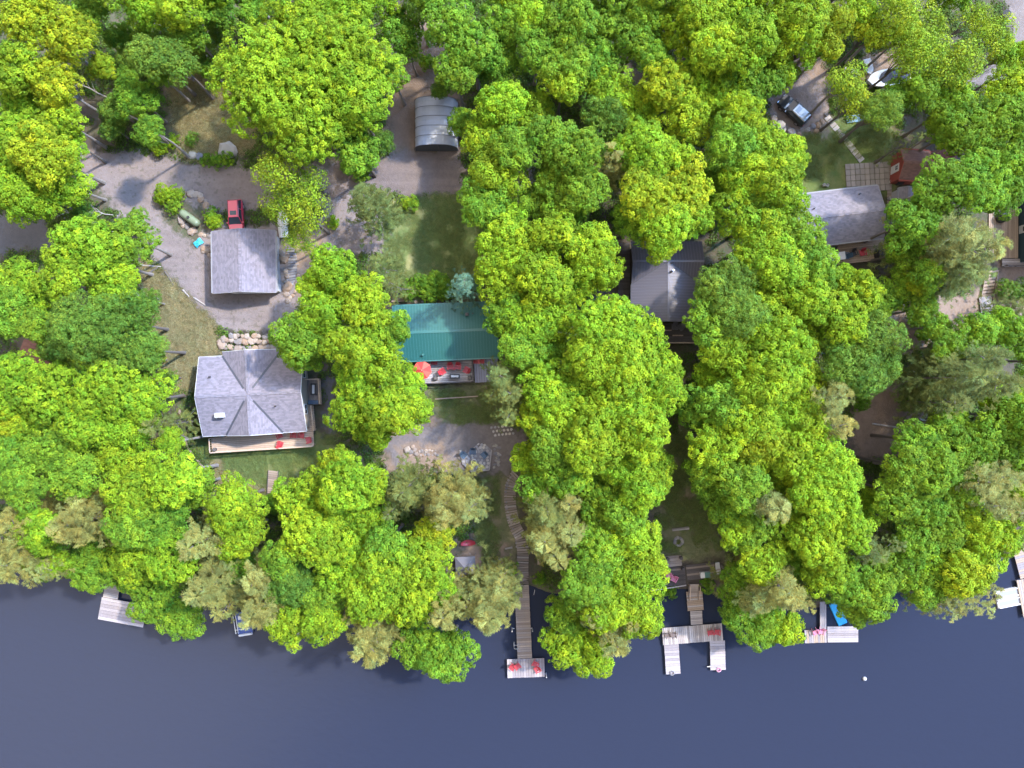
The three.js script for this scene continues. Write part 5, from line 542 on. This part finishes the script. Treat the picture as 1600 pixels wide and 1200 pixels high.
const TREES = `D 205 95 26 6;G 200 125 22 6;D 180 170 26 6;G 225 60 24 6;D 310 75 26 5;G 190 60 24 6;D 265 65 22 6;G 330 110 16 5;D 175 200 18 5;G 640 60 16 5;D 690 140 18 6;G 720 190 22 7;D 600 225 18 5;D 130 340 22 6;G 215 340 14 4;D 235 470 18 5;G 240 560 20 5;D 265 590 14 4;M 475 70 75;M 425 130 78;M 525 100 80;M 480 175 85;M 555 160 62;G 560 235 36;M 545 15 55;G 625 45 32;G 612 110 26
M 232 12 42;M 290 15 38;G 345 20 30;D 238 88 34;D 275 100 34;G 250 118 18;G 215 158 32;G 236 205 24
Y 50 35 52;M 25 110 40;Y 115 60 44;Y 90 130 42;M 40 170 40;M 95 190 36;Y 160 105 22;G 140 25 32;Y 70 240 48;M 15 225 44;M 110 225 30;M 45 300 52;M 105 285 40;M 5 290 40
S 425 270 34;S 470 292 36;S 440 320 30;S 478 335 34;S 470 372 24
M 135 385 48;M 175 410 52;M 110 425 45;M 185 452 42;G 205 375 36;M 30 440 38;M 62 465 36;G 25 490 42;G 60 508 30
D 140 510 55;D 200 505 52;D 165 560 52;D 225 545 36;D 105 540 38
M 30 605 48;M 95 610 52;M 165 605 50;M 225 620 44;M 60 660 50;M 140 655 48;M 200 655 44;Y 20 650 38
O 245 665 30;G 30 715 42;G 85 700 40;G 120 740 42;G 40 755 38;G 140 705 30;M 190 715 46;M 215 760 48;M 268 690 22;M 275 745 46;G 305 760 34
P 125 815 48;M 65 830 38;M 75 875 34;P 18 830 44;P 22 880 44;P 78 892 26;G 205 815 42;G 255 810 44;M 215 870 46 11;M 270 870 44;G 150 880 46 9;P 312 848 40;M 365 785 46;M 375 835 40;G 375 880 30;G 247 930 42 7.5;G 208 903 28 7;G 290 965 34 7.5;P 325 920 42;P 350 950 28;P 405 905 36;P 405 955 40
G 440 870 34;D 455 910 42;M 455 965 40;M 505 965 38;G 510 925 42;M 485 780 50 12;M 545 755 46;M 500 840 52;M 560 815 46;Y 525 722 28 9;M 575 760 34;M 545 880 50;M 605 890 50;G 605 850 36;M 660 875 48;Y 678 840 33;M 640 930 48;M 580 930 42;M 688 916 30
P 580 1005 44;P 548 960 20;G 655 1010 40;G 705 1015 40;G 690 1030 34;P 695 955 36;P 762 928 28;P 783 912 24;P 765 955 44;P 730 945 30;O 632 765 38;O 610 800 24;P 700 784 42;P 690 810 28;P 735 795 28
M 520 420 36;M 490 445 26;M 530 465 44;M 575 480 44;M 505 490 40;O 592 412 28;O 608 440 24;G 470 525 42;G 484 550 38;G 462 545 28;M 545 540 40;M 590 530 40;M 560 575 42;G 620 510 26;M 610 580 38;M 560 630 44 11;M 610 640 46;M 645 635 36;M 580 670 34 10;M 640 605 26
O 573 312 38;B 725 442 30;O 782 588 30 14;O 797 615 30 14;O 768 618 20 10;O 795 650 26 12
G 700 40 40;G 740 80 44;G 715 115 34;G 795 40 44;G 840 70 40;G 780 100 38;M 830 25 34;G 895 35 44;G 945 30 40;G 885 90 40;M 880 130 34;G 935 95 38;G 990 60 40;G 1010 20 34;M 1060 40 44;G 1020 95 30;M 1100 30 42;M 1150 20 44;M 1120 80 44;M 1175 70 44;M 1085 115 40;Y 1040 140 40;M 950 140 40;D 945 180 36;M 1000 175 36;Y 1075 185 44;M 1130 140 44;G 1180 130 40;M 1162 180 32;G 1140 225 44;M 785 165 40;M 830 175 34;M 760 215 38;G 800 235 34;M 775 275 44;G 755 320 40;S 770 260 34;G 860 220 40;G 905 245 42;G 870 280 40;G 915 300 38;P 955 245 30;M 1000 230 40;M 1035 260 46;Y 1060 300 50;Y 1010 310 44;M 1040 350 44;M 1080 345 36;G 990 345 34;Y 1035 380 30;G 880 330 36;G 840 320 30;M 790 345 34
M 1195 230 44;M 1165 285 44;M 1210 285 40;M 1225 250 34;M 1150 330 40;G 1185 340 40;M 1235 310 26;G 1120 290 34
M 790 390 48;M 835 380 44;M 870 370 34;M 800 440 48;M 850 440 46;M 925 395 44;M 905 440 42;M 945 425 30;G 795 490 40;M 825 500 46;G 812 545 34;M 870 500 40;M 945 505 50;M 985 530 48;M 925 550 46;M 970 575 50;M 1025 575 40;M 1040 610 30;G 838 572 26;G 850 545 34;M 858 612 46;M 905 600 44;M 842 650 34;M 880 655 42;M 940 640 46;M 990 640 46;M 1000 680 42;M 925 695 44;M 975 720 46;M 1015 735 38;G 860 700 38;G 880 745 34;M 830 720 30;G 840 760 32;M 900 745 30;G 950 760 36;M 1000 770 34
O 855 800 40;P 890 785 28;P 850 840 34;P 890 830 34;P 870 870 30;G 940 800 36;G 980 800 36;M 1000 850 38;Y 1010 880 34;M 975 840 36;G 935 860 42;M 960 900 46;G 915 910 42;M 995 915 36;G 882 960 33 9;M 945 950 40;M 885 1000 36 8.5;M 925 1020 36 8.5;M 1000 960 36;P 930 960 30 12;P 960 1000 34 12;P 985 970 24
D 1130 450 48;G 1115 500 44;G 1170 440 40;D 1150 490 44;M 1130 540 44;M 1190 370 44;G 1235 365 44;G 1255 400 40;M 1215 415 46;M 1175 400 36;M 1240 450 44;M 1200 480 48;M 1265 470 36;G 1280 424 30;M 1338 456 34;M 1318 432 20;M 1310 500 40;G 1375 470 28;G 1405 450 34;M 1165 580 48;M 1215 540 48;M 1250 530 38;M 1200 600 44;M 1245 590 40;M 1110 590 36;G 1090 635 36;G 1130 630 44;M 1170 650 46;M 1215 650 46;M 1260 650 38;D 1315 540 42;D 1360 530 44;D 1330 580 46;D 1375 570 34;P 1300 620 36;P 1310 665 32;P 1285 650 26;M 1120 690 40;M 1165 705 44;Y 1190 690 40;M 1235 705 46;M 1275 715 42;M 1300 730 34;G 1110 740 40;G 1160 755 42;M 1220 745 38;M 1265 765 42;M 1310 760 36;P 1205 790 38;O 1190 770 26;G 1135 790 34;G 1170 830 40;M 1150 830 30;M 1250 820 44;M 1300 800 42;M 1340 795 32;M 1330 830 32;M 1280 850 42;G 1240 870 38;M 1190 880 38;P 1180 930 38 12;P 1225 920 40;P 1252 940 26;G 1153 945 38 8.5;G 1190 975 38 8.5;M 1225 980 32 8.5;G 1152 905 28 8.5;M 1290 890 38;G 1318 905 36;G 1364 926 38;G 1341 943 32
O 1360 860 34;O 1395 850 26;G 1375 890 36;G 1415 730 40;G 1400 770 40;G 1450 740 44;G 1440 790 44;G 1490 700 44;G 1430 690 34;G 1500 750 40;G 1480 660 32;G 1540 690 42;G 1580 650 36;M 1565 625 34;G 1570 700 36;P 1530 750 38;P 1565 745 36;P 1550 790 34;G 1470 820 44;M 1520 825 44;M 1560 835 34;G 1430 850 40;M 1470 880 44;Y 1505 900 40;M 1530 870 34;G 1440 910 40;P 1480 950 26;P 1520 940 30;P 1545 920 22;P 1595 800 34;M 1590 760 28
O 1582 482 26 7;O 1500 590 46;O 1540 560 40;O 1560 600 40;O 1490 630 34;G 1520 520 34;M 1560 510 30;G 1590 530 34;G 1480 540 26;G 1420 350 42;G 1410 390 34;G 1456 336 32;P 1490 370 46;P 1530 390 42;O 1500 430 40;O 1470 410 34;O 1530 430 30;G 1450 430 26;G 1470 290 44;G 1520 290 48;G 1560 300 40;G 1590 260 38;G 1550 250 34;G 1500 200 48;G 1472 204 30;G 1545 195 44;M 1480 170 38;G 1590 190 44;M 1570 140 38;O 1430 216 17;M 1590 100 30;G 1440 480 24;G 1460 510 24;Y 1435 445 16
D 1378 173 29;G 1400 150 26;S 1320 130 32;S 1335 160 28;Y 1300 40 34;M 1250 25 42;M 1260 70 34;M 1210 60 40;M 1215 110 30;Y 1290 75 26;Y 1360 50 34;M 1345 25 30;S 1400 25 34;Y 1415 50 28;S 1440 90 40;S 1490 100 40;S 1412 92 26;S 1450 40 30;D 1480 130 30;S 1550 60 32;S 1520 30 24;Y 1570 85 20;G 1440 140 30
G 170 -28 40;M 330 -30 44;G 385 -25 36;G 430 -28 40;G 470 -30 36;M 610 -22 38;G 660 -20 36;G 720 -30 42;M 790 -28 40;G 860 -32 42;G 950 -34 42;G 1050 -34 42;M 1120 -32 42;M 1200 -22 44;Y 1260 -28 40;M 1320 -24 36;G 1390 -26 38;S 1440 -22 34;G 1490 -26 40;G 1630 150 40;G 1640 220 44;G 1632 560 42;G 1630 660 40;M 1630 725 36;G 300 55 26;D 340 50 24;G 395 20 24;D 655 10 24;G 640 80 18`;for (const s of TREES.split(/[;\n]/)) { const [k, x, y, r, h] = s.trim().split(' '); tree(+x, +y, +r * 1.06, k, h ? { h: +h } : {}); }
for (const [k, x, y, r] of [['M', 258, 305, 15], ['G', 272, 322, 11], ['M', 275, 303, 11], ['M', 334, 347, 12], ['G', 330, 336, 9], ['G', 640, 452, 14], ['G', 660, 445, 17], ['G', 685, 440, 18], ['G', 672, 458, 14], ['G', 695, 455, 14], ['M', 630, 318, 8], ['G', 645, 318, 7], ['G', 430, 785, 18], ['M', 520, 348, 8], ['G', 487, 300, 10], ['G', 1345, 628, 14], ['M', 1440, 610, 20], ['D', 1420, 625, 18], ['M', 445, 600, 0], ['G', 1105, 915, 10], ['G', 1030, 928, 9], ['G', 1048, 924, 8], ['G', 1450, 520, 20], ['G', 1435, 500, 16], ['G', 842, 905, 8], ['G', 797, 890, 9], ['M', 590, 745, 10], ['D', 300, 220, 9], ['D', 1572, 452, 16], ['D', 1598, 455, 18], ['M', 250, 230, 12], ['M', 270, 220, 9], ['G', 355, 250, 9], ['G', 340, 252, 9], ['G', 325, 250, 8], ['M', 668, 97, 12], ['G', 550, 255, 18], ['G', 300, 100, 16], ['G', 565, 270, 14]]) if (r) tree(x, y, r, k, { shrub: true });// names that single each tree out: its look, its place by the nearest landmark, its rank among the alike there
const ORD = ['nearest', 'second nearest', 'third nearest', 'fourth nearest', 'fifth nearest', 'sixth nearest', 'seventh nearest', 'eighth nearest', 'ninth nearest', 'tenth nearest', 'eleventh nearest', 'twelfth nearest', 'thirteenth nearest', 'fourteenth nearest', 'fifteenth nearest'];const buckets = new Map();for (const o of treeRecs) {
  let best, bd = 1e9; for (const l of LANDMARK) { const d = Math.hypot(l[0] - o.px, l[1] - o.py); if (d < bd) { bd = d; best = l; } }
  const dx = o.px - best[0], dy = o.py - best[1], dir = Math.abs(dx) > Math.abs(dy) ? (dx < 0 ? 'left of' : 'right of') : (dy < 0 ? 'above' : 'below');  const size = o.shrub ? 'low' : o.r >= 44 ? 'large' : o.r >= 34 ? 'mid-sized' : 'small', key = `${size} ${o.K.word} ${o.shrub ? 'shrub' : o.K.noun} ${dir} ${best[2]}`;  if (!buckets.has(key)) buckets.set(key, []); buckets.get(key).push([bd, o.t]);}
for (const [key, list] of buckets) { list.sort((a, b) => a[0] - b[0]); list.forEach(([, t], i) => { t.userData.label = list.length > 1 ? `${key}, ${ORD[i]} of them` : key; }); }
// undergrowth and grass: nobody could count it
function cover(name, label, geo, mat, n, test, rgb, s0, s1, lift = 0) {
  const g = new THREE.InstancedMesh(geo, mat, n); let i = 0, guard = 0;  while (i < n && guard++ < n * 40) { const x = rr(-72, 72), z = rr(-54, 30); if (!test(x, z)) continue; const s = rr(s0, s1); m4.compose(V(x, ground(x, z) + lift, z), q4.setFromAxisAngle(UP, rr(0, 6.28)), V(s, s * rr(0.6, 1), s)); g.setMatrixAt(i, m4); const f = rr(0.7, 1.25), w = rr(-0.15, 0.2); g.setColorAt(i, col.setRGB(rgb[0] * f * (1 + w), rgb[1] * f, rgb[2] * f)); i++; }
  g.count = i; g.name = name; g.userData = { kind: 'stuff', label, category: name.replace(/_/g, ' ') }; g.castShadow = g.receiveShadow = true; scene.add(g);}
const clearOf = zones.filter((q) => !['litter', 'dry', 'tan'].includes(q.kind)), inAny = (zs, x, z) => zs.some((q) => inPoly(q.p, x, z));const BUILT = [[325, 355, 445, 480], [326, 553, 500, 700], [600, 465, 790, 605], [960, 370, 1100, 545], [1215, 285, 1395, 420], [635, 150, 722, 240], [1385, 225, 1500, 325], [1525, 310, 1610, 495], [705, 685, 785, 740], [785, 735, 835, 920], [1010, 865, 1130, 930], [30, 525, 90, 585], [705, 855, 748, 900], [1310, 250, 1392, 300], [419, 737, 437, 770], [255, 290, 340, 390]].map(([a, b, c, d]) => { const p = G(a, b), q = G(c, d); return [p.x - 0.5, p.z - 0.5, q.x + 0.5, q.z + 0.5]; });const built = (x, z) => BUILT.some((b) => x > b[0] && x < b[2] && z > b[1] && z < b[3]);const onLand = (x, z) => shoreZ(x) - z > 0.4;cover('undergrowth', 'low ferns and seedlings scattered over the forest floor', clump(40, 0.17, 0.5), leafMat, 26000, (x, z) => onLand(x, z) && !built(x, z) && !inAny(zones, x, z) && fbm(x * 0.25, z * 0.25, 3) > 0.36, [0.10, 0.165, 0.026], 0.55, 1.4);const blades = spray(46, 0.3, 0.012, 3.1).rotateX(-0.5);const green = zones.filter((q) => ['grass', 'lawn', 'moss'].includes(q.kind)), dryZ = zones.filter((q) => q.kind === 'dry'), hard = zones.filter((q) => ['gravel', 'greygravel', 'asphalt'].includes(q.kind));cover('grass_tufts', 'short grass tufts over the lawns and yards', blades, needleMat, 16000, (x, z) => onLand(x, z) && inAny(green, x, z) && !built(x, z) && !inAny(hard, x, z) && fbm(x * 0.6, z * 0.6, 3) > 0.42, [0.125, 0.165, 0.048], 0.9, 2.0, 0.02);cover('dry_grass', 'straw-coloured dry grass on the clearing and slope', blades, needleMat, 9000, (x, z) => inAny(dryZ, x, z) && !built(x, z) && !inAny(hard, x, z), [0.23, 0.20, 0.09], 1.4, 3.0, 0.02);
renderer.render(scene, camera);
